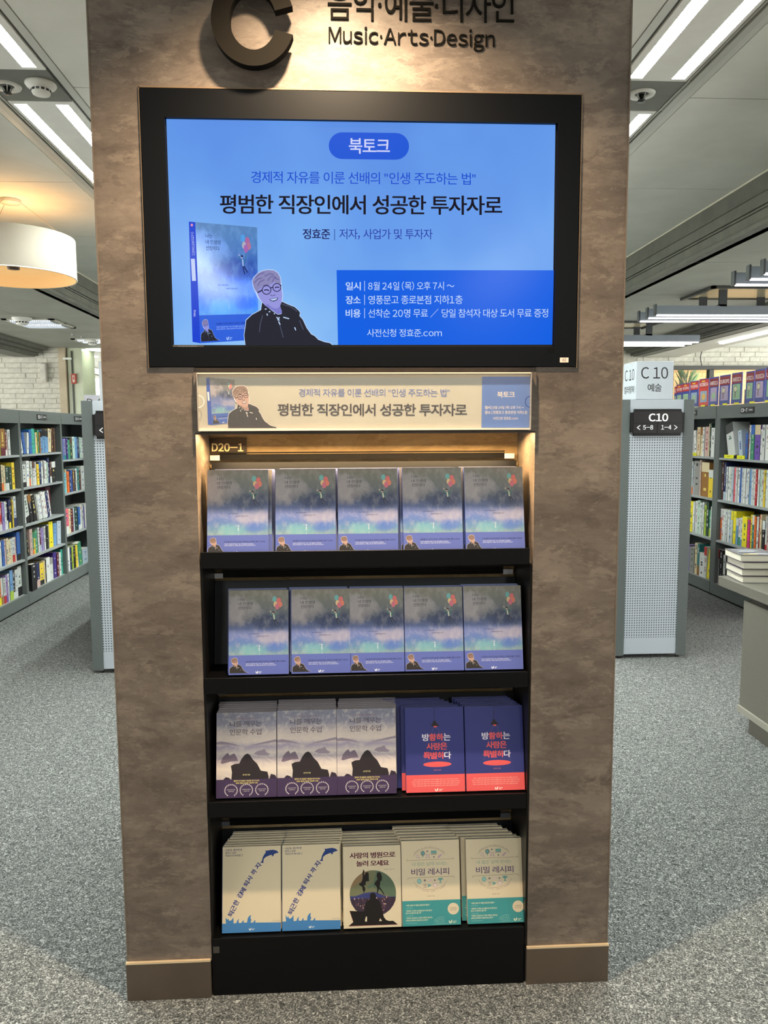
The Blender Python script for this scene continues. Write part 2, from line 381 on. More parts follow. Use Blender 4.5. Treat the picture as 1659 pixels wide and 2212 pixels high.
# left corner: pilaster, marble column, corridor
tag(box('trim_7', (-3.66, 7.96, 0), (-3.575, 8.1, 2.7), mk_paint('beige_trim', (196, 182, 156), .04, 6)), kind='structure')
col = box('wall_corridor', (-3.56, 8.0, 0), (-3.38, 8.5, 2.7), mk_paint('cream_marble', (205, 212, 186), .03, 3, .15)); tag(col, kind='structure', label='polished cream column beside the corridor')
box('column_joint', (-3.512, 7.985, 0), (-3.495, 8.0, 2.66), M((60, 62, 56), .3), col)
box('column_cap', (-3.60, 7.95, 2.55), (-3.50, 8.0, 2.575), M((230, 235, 225), .2), col)
sg = box('emergency_sign', (-3.515, 7.97, 2.25), (-3.455, 7.995, 2.375), M((170, 60, 44), .4)); tag(sg, 'small red emergency sign on the cream column', 'sign')
A = Art(lambda x, y: (x, y)); A.rect(-3.498, 2.27, -3.472, 2.355, M((226, 214, 196)), 1); A.ell(-3.485, 2.32, .007, .022, M((170, 60, 44)), 2, 12); a_ = A.build('pictogram', sg); a_.location.y = 7.969
tag(box('wall_far', (-4, 12, 0), (-1.0, 12.15, 3.0), mk_paint('far_wall', (200, 206, 182), .04, 2, .2)), kind='structure', label='pale polished wall at the end of the corridor')
tag(box('wall_far_centre', (-1.0, 12, 0), (3.3, 12.15, 3.0), mk_paint('pale_wall', (206, 206, 194), .03, 2)), kind='structure')
tag(box('wall_corridor_right', (-2.2, 8.4, 0), (-2.1, 12, 3), mk_paint('corr_wall', (200, 206, 184), .04, 2, .2)), kind='structure')
cc = box('ceiling_corridor', (-4.2, 8.0, 2.7), (-1.5, 13, 2.75), CEIL); tag(cc, kind='structure')
for k, (px, py) in enumerate(((215, 756), (185, 770))):
    q = on(px, py, 2, 2.695); o = lathe('downlight', [(0, -.004), (.15, -.004), (.17, 0)], E((245, 255, 235), 4), loc=q, seg=20)
    tag(o, '%s round corridor downlight, left of the pillar' % ('farther' if k else 'nearer'), 'downlight', 'corridor downlights')
fb = empty('far_bookcase', (-3.38, 9.6, 0), label='grey bookcase in the corridor beyond the left bookcases', cat='bookcase')
box('header_panel', (0, -.3, 1.98), (1.2, 0, 2.16), METL, fb); box('side_panel', (-.03, -.3, 0), (0, .1, 2.16), M((206, 160, 40)), fb); box('back_panel', (0, 0, 0), (1.2, .02, 2.0), METD, fb)
box('shelf', (0, -.3, 1.55), (1.2, 0, 1.58), METL, fb); box('side_panel', (.41, -.3, 0), (.44, 0, 1.98), METL, fb); box('cornice', (-.05, -.34, 2.16), (1.25, 0, 2.27), M((170, 172, 158)), fb)
A = Art(lambda x, y: (x, y)); A.rect(.06, 2.03, .28, 2.12, M((120, 124, 120)), 1); A.rect(.08, 2.045, .15, 2.105, M((226, 230, 226)), 2); a_ = A.build('label_plate', fb); a_.location.y = -.301
q = on(216, 780, 1, 6.9)
tag(box('white_post', (q.x-.02, 6.9, 0), (q.x+.02, 6.94, q.z), M((226, 232, 236), .3)), 'tall white square post left of the pillar, beyond the grey gondola', 'post')

# ---------------------------------------------------------------- recessed fluorescent troughs
tubeE = E((247, 255, 247), STRIP); RAIL = M((206, 208, 200), .3)
def blades_mesh(x0, x1, y0, y1):
    bm = bmesh.new(); y = y0+.02
    while y < y1:
        addbox(bm, (x0, y, H1-.006), (x1, y+.004, H1+.012)); y += .045
    return bm
def trough(fx, side, k, y0, y1):
    xs = [1.035, 1.30]; a, b = sorted((fx(xs[0]), fx(xs[1])))
    pos = {0: 'nearest', 1: 'middle', 2: 'far'}.get(k, 'farthest')
    t = empty('recessed_light', ((a+b)/2, (y0+y1)/2, H1), 0, 'twin-strip recessed fluorescent light %s the pillar, %s of its row' % (side, pos), 'ceiling light', 'recessed fluorescent lights')
    t['kind'] = 'thing'
    inv = Matrix.Translation(-t.location)
    def part(n, p, q_, m, bev=0):
        o = box(n, Vector(p)-t.location, Vector(q_)-t.location, m, t, bev); return o
    s = [sorted((fx(1.064), fx(1.116))), sorted((fx(1.234), fx(1.286)))]
    ss = sorted(s)
    e = [a, ss[0][0], ss[0][1], ss[1][0], ss[1][1], b]
    for i in (0, 2, 4): part('housing', (e[i], y0, H1-.004), (e[i+1], y1, H1+.02), TRACKM)
    for q0, q1 in ss:
        part('housing', (q0, y0, H1-.004), (q1, y0+.03, H1+.02), TRACKM); part('housing', (q0, y1-.02, H1-.004), (q1, y1, H1+.02), TRACKM)
        part('light_strip', (q0, y0+.03, H1+.012), (q1, y1-.02, H1+.02), tubeE)
        bm = blades_mesh(q0, q1, y0+.03, y1-.02); bmesh.ops.translate(bm, verts=bm.verts, vec=-t.location); done(bm, 'louver', M((232, 240, 236), .3), t)['kind'] = 'stuff'
for fx, side in ((RX, 'right of'), (LX, 'left of')):
    for k, (y0, y1) in enumerate(((-.15, 1.035), (1.32, 3.435), (3.72, 5.835), (6.1, 8.2))): trough(fx, side, k, y0, y1)
    for k, y0 in enumerate((1.04, 3.44)):
        a, b = sorted((fx(1.035), fx(1.30)))
        sp = box('ceiling_infill', (a, y0, H1-.003), (b, y0+.275, H1+.02), mk_paint('infill', (122, 124, 118), .03, 8), ceil)
    for xa, xb, m_, z in ((.99, 1.022, RAIL, H1-.002), (1.022, 1.035, M((90, 92, 88)), H1+.004), (1.302, 1.309, M((120, 122, 118)), H1+.004), (1.309, 1.312, RAIL, H1-.004), (1.312, 1.326, M((22, 24, 22)), H1+.012), (1.326, 1.355, M((188, 190, 182), .3), H1-.004), (1.355, 1.385, RAIL, H1-.0)):
        a, b = sorted((fx(xa), fx(xb))); box('ceiling_rail', (a, -6, z), (b, 12, z+.02), m_, ceil)
    for y0 in (1.04, 3.44, -1.36):
        a, b = sorted((fx(1.312), fx(1.326))); box('slot_cap', (a, y0, H1), (b, y0+.28, H1+.01), M((150, 152, 146)), ceil)
def sprinkler(q, lab):
    s = empty('sprinkler', q, 0, lab, 'sprinkler', 'ceiling sprinklers')
    lathe('escutcheon', [(.055, 0), (.052, -.006), (.03, -.004), (.026, .002), (0, .002)], M((222, 222, 214), .4), s, seg=24)
    lathe('sprinkler_head', [(.0, -.002), (.014, -.004), (.008, -.02), (.017, -.026), (.017, -.03), (0, -.032)], M((70, 72, 72), .3, .8), s, seg=16)
    for k in range(4):
        a = k*math.pi/2+.4; tube('head_arm', [(.024*math.cos(a), .024*math.sin(a), 0), (.01*math.cos(a), .01*math.sin(a), -.022)], .002, M((190, 190, 184), .3, .8), s, 5)
sprinkler(on(15, 186, 2, H1-.003), 'small metal sprinkler head at upper left, beside the smoke detector')
sprinkler(on(1386, 203, 2, H1-.003), 'small metal sprinkler head on the ceiling right of the pillar')
def smoke(q, lab, r=.06):
    s = empty('smoke_detector', q, 0, lab, 'smoke detector', 'smoke detectors'); k = r/.06
    lathe('detector_base', [(0, 0), (.058*k, 0), (.06*k, -.006*k), (.055*k, -.014*k), (.038*k, -.022*k), (.036*k, -.026*k)], M((226, 226, 218), .5), s, seg=28)
    lathe('detector_cap', [(.036*k, -.026*k), (.036*k, -.034*k), (.032*k, -.042*k), (.02*k, -.046*k), (0, -.047*k)], M((230, 230, 222), .5), s, seg=28)
    for i in range(12):
        a = i*math.pi/6; c, d = math.cos(a)*.0352*k, math.sin(a)*.0352*k
        o = box('vent_slot', (-.006*k, -.002, -.034*k), (.006*k, .002, -.026*k), M((40, 40, 40)), s); o.location = (c, d, 0); o.rotation_euler = (0, 0, a+math.pi/2)
smoke(on(88, 180, 2, H1-.003), 'round white smoke detector on the ceiling at upper left')
q = on(47, 686, 2, H2); smoke(q, 'white smoke detector beside the nearer square ceiling light, at left', .09)
q = on(199, 734, 2, H2); smoke(q, 'white smoke detector beside the farther ceiling light, left of the pillar', .08)
def troffer(x0, x1, y0, y1, lab):
    t = empty('ceiling_light', ((x0+x1)/2, (y0+y1)/2, H2), 0, lab, 'ceiling light', 'square louvred ceiling lights'); w, d = (x1-x0)/2, (y1-y0)/2
    for p, q_ in (((-w, -d, -.01), (w, -d+.05, 0)), ((-w, d-.05, -.01), (w, d, 0)), ((-w, -d, -.01), (-w+.05, d, 0)), ((w-.05, -d, -.01), (w, d, 0)), ((-w, -.035, -.008), (w, .035, 0))): box('frame', p, q_, M((196, 196, 184), .4), t)
    for s0, s1 in ((-d+.07, -.045), (.045, d-.07)):
        n = 22
        box('light_strip', (-w+.05, s0, -.005), (w-.05, s1, -.003), E((238, 248, 255), 6), t)
        bm = bmesh.new()
        for i in range(n+1):
            x = -w+.05+(2*w-.1)*i/n; addbox(bm, (x-.003, s0, -.02), (x+.003, s1, -.004))
        done(bm, 'louver', M((170, 172, 176), .3), t)['kind'] = 'stuff'
troffer(-3.27, -2.79, 5.44, 6.07, 'square louvred ceiling light over the left bookcases, nearer one')
troffer(-3.17, -2.60, 7.0, 7.42, 'square louvred ceiling light left of the pillar, farther one')
for k in range(2):
    q = on((158, 178)[k], (721, 727)[k], 2, H2-.001); tag(lathe('ceiling_sensor', [(0, -.02), (.02, -.018), (.024, 0)], M((150, 152, 146)), loc=q, seg=12), 'tiny ceiling knob between the two square lights, %s one' % ('left', 'right')[k], 'sensor')
# hanging three-bar lights over the right aisle
def barlight(y, x0, x1, z, lab, hx):
    t = empty('pendant_light', (x0, y, z), 0, lab, 'pendant light', 'three-bar pendant lights'); DK = M((54, 58, 60), .4)
    for k, dy in enumerate((0, .155, .33)):
        b = box('light_bar', (0, dy, .008), (x1-x0, dy+.035, .075), M((120, 128, 136), .35), t)
        box('lamp_tube', (.01, dy+.004, 0), (x1-x0-.01, dy+.031, .008), E((255, 250, 255), 9), b)
        box('end_cap', (-.012, dy-.002, .0), (0, dy+.037, .085), DK, b)
    for h in hx:
        for k, dy in enumerate((0.0, .33)): box('hanger', (h-.03, dy, .075), (h+.03, dy+.02, H2-z), DK, t)
        box('hanger', (h-.03, 0, .07), (h+.03, .35, .085), DK, t)
    return t
barlight(3.80, 2.335, 4.5, 2.5, 'three-bar hanging light over the right aisle, nearest whole one', [.52, 1.0, 1.5])
barlight(5.60, 2.10, 3.52, 2.5, 'three-bar hanging light above the lit sign box, middle one', [.3, .9])
barlight(7.2, 2.4, 3.08, 2.5, 'three-bar hanging light behind the pillar edge, farthest one', [.3])
q = on(1653, 592, 2, 2.5); barlight(q.y, q.x, q.x+1.5, 2.5, 'three-bar hanging light at the right picture edge, its tip only', [.6])
def cframe(x0, x1, y0, y1, lab):
    t = empty('ceiling_frame', ((x0+x1)/2, (y0+y1)/2, H2), 0, lab, 'ceiling grille', 'framed ceiling recesses'); w, d = (x1-x0)/2, (y1-y0)/2; DK = M((60, 62, 58), .4)
    for p, q_ in (((-w, -d, -.02), (w, -d+.03, 0)), ((-w, d-.02, -.012), (w, d, 0)), ((-w, -d, -.02), (-w+.03, d, 0)), ((w-.03, -d, -.02), (w, d, 0))): box('frame', p, q_, DK, t)
    box('panel', (-w, -d, -.003), (w, d, -.001), M((190, 178, 140), .25), t)  # yellowish tone paints in the warm light inside the recess
cframe(2.70, 3.75, 3.66, 4.22, 'dark framed ceiling recess above the nearest hanging light'); cframe(2.3, 3.1, 5.5, 6.0, 'dark framed ceiling recess above the middle hanging light')
for k, (ya, yb) in enumerate(((5.6, 6.27), (4.3, 5.55))):
    t = box('strip_light', (4.05, ya, 2.560), (4.09, yb, 2.578), E((255, 255, 250), 14)); tag(t, 'narrow strip light under the white soffit at far right, %s' % ('farther', 'nearer')[k], 'ceiling light', 'soffit strip lights')

# ================================================================== PILLAR
YD = 1.3
pil = empty('column', kind='structure', label='square pillar clad in mottled brown laminate with a display niche')
XO = .461
ZT, ZB = 1.80, .0
box('laminate_panel', (-.7, 0, .11), (-XO, .03, ZT), LAM, pil); box('laminate_panel', (XO, 0, .11), (.7, .03, ZT), LAM, pil)
box('laminate_panel', (-.7, 0, 2.505), (.7, .03, H1), LAM, pil)
box('laminate_panel', (-.7, 0, ZT), (-.577, .03, 2.505), LAM, pil); box('laminate_panel', (.571, 0, ZT), (.7, .03, 2.505), LAM, pil)
box('laminate_panel', (-.7, .03, .11), (-.69, YD, H1), LAM, pil); box('laminate_panel', (.69, .03, .11), (.7, YD, H1), LAM, pil); box('laminate_panel', (-.7, YD-.01, 0), (.7, YD, H1), LAM, pil)
EDG = M((112, 92, 70), .5)
for p, q_ in (((-.5785, -.004, 1.797), (-.5765, .0, 2.508)), ((.5705, -.004, 1.797), (.5725, .0, 2.508)), ((-.5785, -.004, 2.505), (.5725, .0, 2.5085))): box('edge_strip', p, q_, EDG, pil)
for x in (-.7, .7): box('edge_strip', (x-.0015, -.0015, .11), (x+.0015, .001, H1), M((108, 96, 84), .4), pil)
# stainless skirting on both feet
for a, b in ((-.703, -XO-.002), (XO-.003, .703)):
    p = box('skirting', (a, -.008, 0), (b, .1, .112), STEEL, pil, .001)
    box('skirting_lip', (a, -.0085, .112), (b, -.001, .1175), M((236, 208, 168), .3, .4), pil)
# niche
NB = .215
NL = mk_laminate('lit_niche_laminate', (118, 96, 66), (160, 134, 96), (186, 160, 118), .45)  # brown laminate with the shelf light's warm gold put into its colour
box('niche_back', (-XO, NB, .0), (XO, NB+.02, 1.80), NL, pil)
box('niche_side', (-XO-.012, .03, 0), (-XO, NB, 1.8), LAM, pil); box('niche_side', (XO, .03, 0), (XO+.012, NB, 1.8), LAM, pil)
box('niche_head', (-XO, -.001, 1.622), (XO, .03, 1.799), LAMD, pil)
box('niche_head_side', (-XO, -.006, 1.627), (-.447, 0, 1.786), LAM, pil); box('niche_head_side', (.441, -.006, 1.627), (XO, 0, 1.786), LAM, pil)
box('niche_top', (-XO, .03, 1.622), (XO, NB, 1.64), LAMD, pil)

# ---------------------------------------------------------------- big wall lettering
DG = M((24, 22, 19), .85, spec=.03)
def cletter():
    q = on(546, 42, 1, -.05); cx, cz = q.x, q.z; zc_ = lambda p: on(546, p, 1, -.05).z
    R = (on(636, 42, 1, -.05).x-on(455, 42, 1, -.05).x)/2; r = R-.046; Rz = cz-zc_(142); rz = cz-zc_(107)
    bm = bmesh.new(); n = 48; a0, a1 = math.radians(18), math.radians(342); y0, y1 = -.05, -.022
    rings = []
    for i in range(n+1):
        a = a0+(a1-a0)*i/n; c, s_ = math.cos(a), math.sin(a)
        rings.append([bm.verts.new(p) for p in ((R*c, y0, Rz*s_), (r*c, y0, rz*s_), (r*c, y1, rz*s_), (R*c, y1, Rz*s_))])
    for p, q_ in zip(rings, rings[1:]):
        for k in range(4): bm.faces.new((p[k], q_[k], q_[(k+1) % 4], p[(k+1) % 4]))
    bm.faces.new(rings[0][::-1]); bm.faces.new(rings[-1])
    o = done(bm, 'wall_letter', DG); o.location = (cx, 0, cz); tag(o, 'large thick dark letter C standing off the pillar top', 'letter')
    for a in (60, 180, 300):
        a = math.radians(a); m_ = ((R+r)/2*math.cos(a), (Rz+rz)/2*math.sin(a)); tube('standoff', [(m_[0], -.023, m_[1]), (m_[0], .0, m_[1])], .006, M((90, 88, 84), .3, .8), o)
cletter()
def raised(body, x0, y0, x1, h, y1, name, lab, bold, deep=.004):
    A = Art(P); A.step = 0; A.text(body, x0, y0, x1, h, DG, 0, bold, y1)
    o = A.build(name); me = o.data; bm = bmesh.new(); bm.from_mesh(me)
    bmesh.ops.remove_doubles(bm, verts=bm.verts, dist=1e-5)
    g = bmesh.ops.extrude_face_region(bm, geom=list(bm.faces)); bmesh.ops.translate(bm, vec=(0, -deep, 0), verts=[e for e in g['geom'] if isinstance(e, bmesh.types.BMVert)])
    bmesh.ops.recalc_face_normals(bm, faces=bm.faces); bm.to_mesh(me); bm.free(); o.location.y = -.0005; tag(o, lab, 'lettering'); return o
raised('음악·예술·디자인', 708, 44, 1110, 72, 51, 'wall_lettering', 'dark Korean lettering on the pillar top, above the English line', .0)
raised('Music·Arts·Design', 710, 104, 1068, 47, 113, 'wall_lettering', 'dark English lettering Music Arts Design on the pillar, above the television', .0)

# ================================================================== PORTRAIT + ARTWORK
def portrait(A, x0, y0, s, pal, L=3, ay=1.0):
    skin, skin2, hair, hair2, jk, jk2, ln, wt = pal
    T = lambda pts: [(x0+px/1659*s, y0+py/1659*s*ay) for px, py in pts]
    A.poly(T([(50, 1360), (85, 1080), (195, 980), (350, 897), (368, 760), (300, 690), (212, 480), (196, 380), (222, 320), (300, 235), (380, 192), (480, 172), (590, 182), (668, 230), (712, 310), (727, 400), (748, 560), (757, 650), (745, 745), (835, 790), (965, 840), (1040, 905), (1070, 950), (1060, 1010), (1120, 1075), (1190, 1225), (1268, 1330), (1325, 1360), (1395, 1430), (1505, 1468), (1605, 1488), (1650, 1535), (70, 1535)]), wt, L-1)
    A.poly(T([(60, 1360), (95, 1090), (200, 990), (360, 905), (380, 770), (450, 830), (560, 920), (665, 990), (730, 975), (735, 930), (700, 830), (735, 755), (830, 800), (960, 850), (1030, 910), (1060, 950), (1050, 1010), (1110, 1080), (1180, 1230), (1260, 1340), (1320, 1370), (1390, 1440), (1500, 1480), (1600, 1500), (1640, 1535), (80, 1535)]), jk, L)
    A.poly(T([(290, 600), (330, 690), (370, 750), (440, 830), (560, 910), (665, 985), (735, 965), (735, 920), (700, 840), (730, 760), (745, 650), (735, 560), (715, 430), (650, 400), (400, 420), (300, 500)]), skin, L+1)
    A.poly(T([(440, 830), (560, 905), (665, 985), (735, 965), (735, 920), (700, 840), (640, 880), (560, 860), (470, 790)]), skin2, L+2)
    A.poly(T([(205, 390), (230, 330), (300, 250), (380, 205), (480, 185), (590, 195), (660, 240), (700, 310), (715, 400), (712, 445), (640, 432), (600, 400), (560, 430), (500, 455), (450, 470), (400, 470), (350, 510), (318, 540), (305, 605), (270, 570), (230, 500)]), hair, L+2)
    for a in ([(260, 330), (330, 260), (420, 235)], [(240, 420), (300, 350), (380, 330)], [(420, 300), (520, 250), (600, 280)], [(480, 380), (540, 300), (640, 320)], [(300, 470), (340, 400), (420, 360)], [(560, 400), (600, 330), (680, 360)]):
        A.line(T(a), .012*s, hair2, L+3)
    for cx, cy, r in ((460, 545, 78), (645, 500, 72)):
        A.arc(x0+cx/1659*s, y0+cy/1659*s*ay, r/1659*s, r/1659*s*ay, 0, 6.2832, .009*s, ln, L+4, 18)
    A.line(T([(532, 510), (576, 492)]), .011*s, ln, L+4); A.line(T([(382, 548), (300, 592)]), .014*s, ln, L+4); A.line(T([(715, 470), (722, 455)]), .012*s, ln, L+4)
    A.line(T([(415, 552), (460, 538), (505, 558)]), .012*s, ln, L+4); A.line(T([(610, 505), (650, 492), (690, 500)]), .012*s, ln, L+4)
    A.line(T([(395, 470), (450, 450), (500, 462)]), .010*s, hair2, L+4)
    A.line(T([(525, 630), (560, 652), (620, 632)]), .010*s, hair2, L+4)
    A.poly(T([(508, 712), (560, 705), (668, 680), (650, 730), (590, 752), (535, 742)]), ln, L+4)
    A.poly(T([(525, 716), (570, 709), (652, 690), (640, 718), (590, 736), (545, 732)]), wt, L+5)
    for a in ([(430, 890), (460, 885)], [(500, 935), (528, 935)], [(592, 965), (612, 975)], [(465, 970), (478, 1005)], [(640, 1030), (690, 1095)], [(690, 1035), (660, 1090)], [(675, 1110), (705, 1170)], [(965, 1215), (985, 1270)], [(760, 1035), (865, 1062)]):
        A.line(T(a), .011*s, wt, L+4)
    for a in ([(735, 800), (900, 850), (1010, 930)], [(390, 1000), (350, 1140), (330, 1300)], [(700, 1180), (760, 1400)], [(1050, 1090), (1120, 1260)]): A.line(T(a), .010*s, jk2, L+4)
def palette(f):
    return [f(c) for c in ((188, 150, 136), (164, 126, 112), (142, 116, 102), (104, 80, 70), (42, 36, 34), (70, 62, 58), (44, 30, 34), (236, 228, 222))]
PALP = palette(lambda c: M(c, .4))
PALS = [E(c) for c in ((150, 150, 222), (126, 126, 204), (138, 136, 184), (108, 104, 160), (38, 40, 52), (74, 78, 100), (34, 32, 70), (190, 215, 250))]

def mk_cloud(name, emis=False, tint=None):
    m, nt, b = nodes(name, .35, .4); uv = uvco(nt); sep = nt.nodes.new('ShaderNodeSeparateXYZ'); nt.links.new(uv, sep.inputs[0]); v = sep.outputs[1]; u = sep.outputs[0]
    n = noise(nt, uv, 4.5, 6, .62, .6); nf = noise(nt, mapping(nt, uv, (1, 1, 1), (3, 3, 0)), 9, 7, .65, .4)
    vv = math_(nt, 'ADD', v, math_(nt, 'MULTIPLY', math_(nt, 'SUBTRACT', n, .5), .16))
    T = tint or (lambda c: tuple(int(v*.9) for v in c))
    st = [(.0, (126, 146, 190)), (.24, (138, 168, 178)), (.30, (112, 152, 190)), (.38, (104, 132, 196)), (.46, (122, 136, 196)), (.52, (116, 130, 184)), (.58, (98, 112, 158)), (.66, (94, 100, 124)), (.78, (128, 130, 132)), (.90, (142, 140, 132)), (1, (150, 142, 128))]
    base = ramp(nt, [(p, T(c)) for p, c in st], vv)
    cl = math_(nt, 'MULTIPLY', math_(nt, 'SUBTRACT', nf, .47), 5.5, clamp=True)
    # mauve cloud at upper left, pale cloud across the middle right
    def blob(cu, cv, ru, rv):
        a = math_(nt, 'DIVIDE', math_(nt, 'SUBTRACT', u, cu), ru); c_ = math_(nt, 'DIVIDE', math_(nt, 'SUBTRACT', v, cv), rv)
        d = math_(nt, 'ADD', math_(nt, 'MULTIPLY', a, a), math_(nt, 'MULTIPLY', c_, c_))
        return math_(nt, 'SUBTRACT', 1.25, math_(nt, 'ADD', d, math_(nt, 'MULTIPLY', math_(nt, 'SUBTRACT', n, .5), 2.5)), clamp=True)
    c1 = mixc(nt, math_(nt, 'MULTIPLY', blob(.10, .76, .38, .18), .95), base, T((186, 176, 178)))
    c2 = mixc(nt, math_(nt, 'MULTIPLY', blob(.74, .44, .34, .085), .85), c1, T((174, 170, 196)))
    c3 = mixc(nt, math_(nt, 'MULTIPLY', blob(.42, .29, .24, .08), .65), c2, T((132, 192, 198)))
    c4 = mixc(nt, math_(nt, 'MULTIPLY', blob(.78, .32, .18, .07), .6), c3, T((86, 116, 206)))
    c4b = mixc(nt, math_(nt, 'MULTIPLY', blob(.70, .62, .34, .10), .7), c4, T((66, 76, 112)))
    c5 = mixc(nt, math_(nt, 'MULTIPLY', cl, .22), c4b, T((220, 214, 214)))
    if emis:
        b.inputs['Base Color'].default_value = (0, 0, 0, 1); nt.links.new(c5, b.inputs['Emission Color']); b.inputs['Emission Strength'].default_value = SCREEN; b.inputs['Roughness'].default_value = .12
    else: nt.links.new(c5, b.inputs['Base Color'])
    return m
CLOUD = mk_cloud('cloud_cover'); CLOUDS = mk_cloud('cloud_cover_on_screen', True, lambda c: (max(0, int(c[0]*.75-30)), int(min(255, c[1]*.9)), min(255, int(c[2]*1.1+44))))
def balloon_art(A, pic, col, pal, L0=1, small=True):
    """cover in the unit square; y down"""
    A.rect(0, 0, 1, 1, pic, L0)
    tx = col((42, 40, 60)); L = L0+1
    A.text('나는', .156, .124, .27, .036, tx, L); A.text('내 인생의', .156, .176, .395, .038, tx, L); A.text('선장이다', .156, .227, .38, .038, tx, L)
    for cx, cy, rx, ry, c in ((.765, .107, .037, .033, (120, 184, 182)), (.838, .125, .038, .033, (232, 120, 120)), (.782, .168, .034, .033, (236, 200, 150)), (.86, .172, .036, .034, (240, 134, 112)), (.812, .196, .037, .036, (222, 120, 138))):
        A.ell(cx, cy, rx, ry, col(c), L, 20); L += .3
    A.line([(.812, .232), (.807, .268)], .005, tx, L)
    A.line([(.700, .262), (.706, .292), (.735, .300)], .016, col((86, 132, 128)), L); A.line([(.807, .265), (.800, .295), (.775, .308)], .016, col((86, 132, 128)), L)
    A.ell(.699, .256, .009, .009, col((240, 205, 180)), L, 10)
    A.poly([(.722, .288), (.785, .292), (.79, .33), (.775, .352), (.748, .348), (.732, .31)], col((86, 132, 128)), L)
    A.poly([(.745, .29), (.765, .292), (.77, .35), (.752, .35)], col((232, 222, 200)), L+.5)
    A.ell(.742, .272, .016, .014, col((240, 205, 180)), L+.5, 12); A.ell(.745, .264, .017, .010, col((40, 36, 44)), L+.8, 12)
    A.line([(.755, .35), (.775, .40), (.790, .418)], .018, col((56, 58, 80)), L); A.line([(.775, .35), (.812, .388), (.830, .405)], .018, col((56, 58, 80)), L)
    A.text('하고 직장인에서', .34, .525, .51, .014, tx, L); A.text('경제적 자유인까지', .47, .555, .66, .014, tx, L)
    for k, ch in enumerate('정효준'): A.glyph(ch, .51, .665+.024*k, .022, .018, 0, col((236, 238, 240)), L, .01)
    for k, ch in enumerate('지음'): A.glyph(ch, .513, .745+.018*k, .012, .011, 0, col((236, 238, 240)), L)
def balloon_band(A, col, pal, L0=3, logo=True):
    A.rect(0, .77, 1, 1, col((90, 102, 174)), L0); L = L0+1
    A.text('지금 출구가 보이지 않아도 언젠가는 자유를 이룰 수 있어요', .28, .856, .95, .019, col((40, 44, 90)), L, .008)
    A.text('“준비가 왜 없어야 하는 가요. 이런 점들이 늘 좋아요.', .28, .880, .76, .013, col((226, 230, 244)), L); A.text('지금의 준비를 하는 거예요. 즐거워, 뭔가 지금 바뀌게 된다.”', .28, .898, .80, .013, col((226, 230, 244)), L)
    if logo: leaf(A, .47, .975, .022, .016, col((240, 242, 246)), L)
def leaf(A, x, y, rx, ry, m, L):
    A.poly([(x-rx, y-ry), (x-rx*.2, y-ry*.3), (x+rx*.1, y+ry), (x-rx*.7, y+ry*.5)], m, L); A.poly([(x+rx, y-ry*1.3), (x+rx*.3, y-ry*.6), (x+rx*.1, y+ry), (x+rx*.95, y+ry*.2)], m, L+.3)
    for k in range(2): A.rect(x+rx*1.5, y-ry*.5+k*ry*.8, x+rx*(3.6-.8*k), y-ry*.2+k*ry*.8, m, L)

# ================================================================== TELEVISION
tv = empty('television', (0, 0, 2.15), 0, 'black-framed wall television showing a blue book talk notice', 'television')
def tvbox(n, a, b, m, bev=0, par=None): return box(n, Vector(a)-Vector((0, 0, 2.15)), Vector(b)-Vector((0, 0, 2.15)), m, par or tv, bev)
bx0, bx1, bz0, bz1 = -.5745, .5675, 1.8015, 2.5025; sx0, sx1, sz0, sz1 = -.514, .5085, 1.853, 2.432
bm = bmesh.new(); o4 = [(bx0, bz0), (bx1, bz0), (bx1, bz1), (bx0, bz1)]; i4 = [(sx0, sz0), (sx1, sz0), (sx1, sz1), (sx0, sz1)]
R4 = [[bm.verts.new((x, y, z-2.15)) for x, z in q] for q, y in ((o4, .03), (o4, -.006), (i4, -.006), (i4, .012))]
for a, b in zip(R4, R4[1:]):
    for k in range(4): bm.faces.new((a[k], a[(k+1) % 4], b[(k+1) % 4], b[k]))
bmesh.ops.recalc_face_normals(bm, faces=bm.faces)
done(bm, 'bezel', BLKR, tv)
scr = tvbox('screen', (sx0, .006, sz0), (sx1, .02, sz1), BLK)
def mk_screen():
    m, nt, b = nodes('screen_blue', .2, .12); o = objco(nt); sep = nt.nodes.new('ShaderNodeSeparateXYZ'); nt.links.new(o, sep.inputs[0])
    n = noise(nt, mapping(nt, o, (1, 1, .8), (2, 0, 1)), 2.6, 3, .45)
    g = math_(nt, 'ADD', math_(nt, 'MULTIPLY', n, .9), math_(nt, 'MULTIPLY', sep.outputs[2], -.75))
    col = ramp(nt, [(.15, (92, 143, 228)), (.40, (104, 158, 236)), (.62, (124, 178, 244)), (.85, (158, 208, 250))], g)
    b.inputs['Base Color'].default_value = (0, 0, 0, 1); nt.links.new(col, b.inputs['Emission Color']); b.inputs['Emission Strength'].default_value = SCREEN; return m
SCB = mk_screen()
def screenart(name, fill, L=0):
    A = Art(lambda x, y: (P(x, y)[0], P(x, y)[1]-2.15)); fill(A); o = A.build(name, scr); o.location.y = .0055; return o
def f_bg(A): A.poly([(358, 254), (1201, 266), (1194, 744), (375, 745)], SCB, 0)
screenart('screen_picture', f_bg)
def f_pill(A):
    A.poly([(740+0*k, 0) for k in range(0)] or [(739+29*math.cos(a), 313+29*math.sin(a)) for a in [math.pi/2+math.pi*i/12 for i in range(13)]]+[(855+29*math.cos(a), 314.5+29*math.sin(a)) for a in [-math.pi/2+math.pi*i/12 for i in range(13)]], E((10, 84, 214), 1, True), 1)
    A.text('북토크', 754, 330, 842, 33, E((206, 212, 250)), 2, .014, 331)
screenart('screen_badge', f_pill)
def f_t(A):
    A.text('경제적 자유를 이룬 선배의 "인생 주도하는 법"', 542, 394, 1028, 26, E((22, 76, 206)), 1, .004, 398)
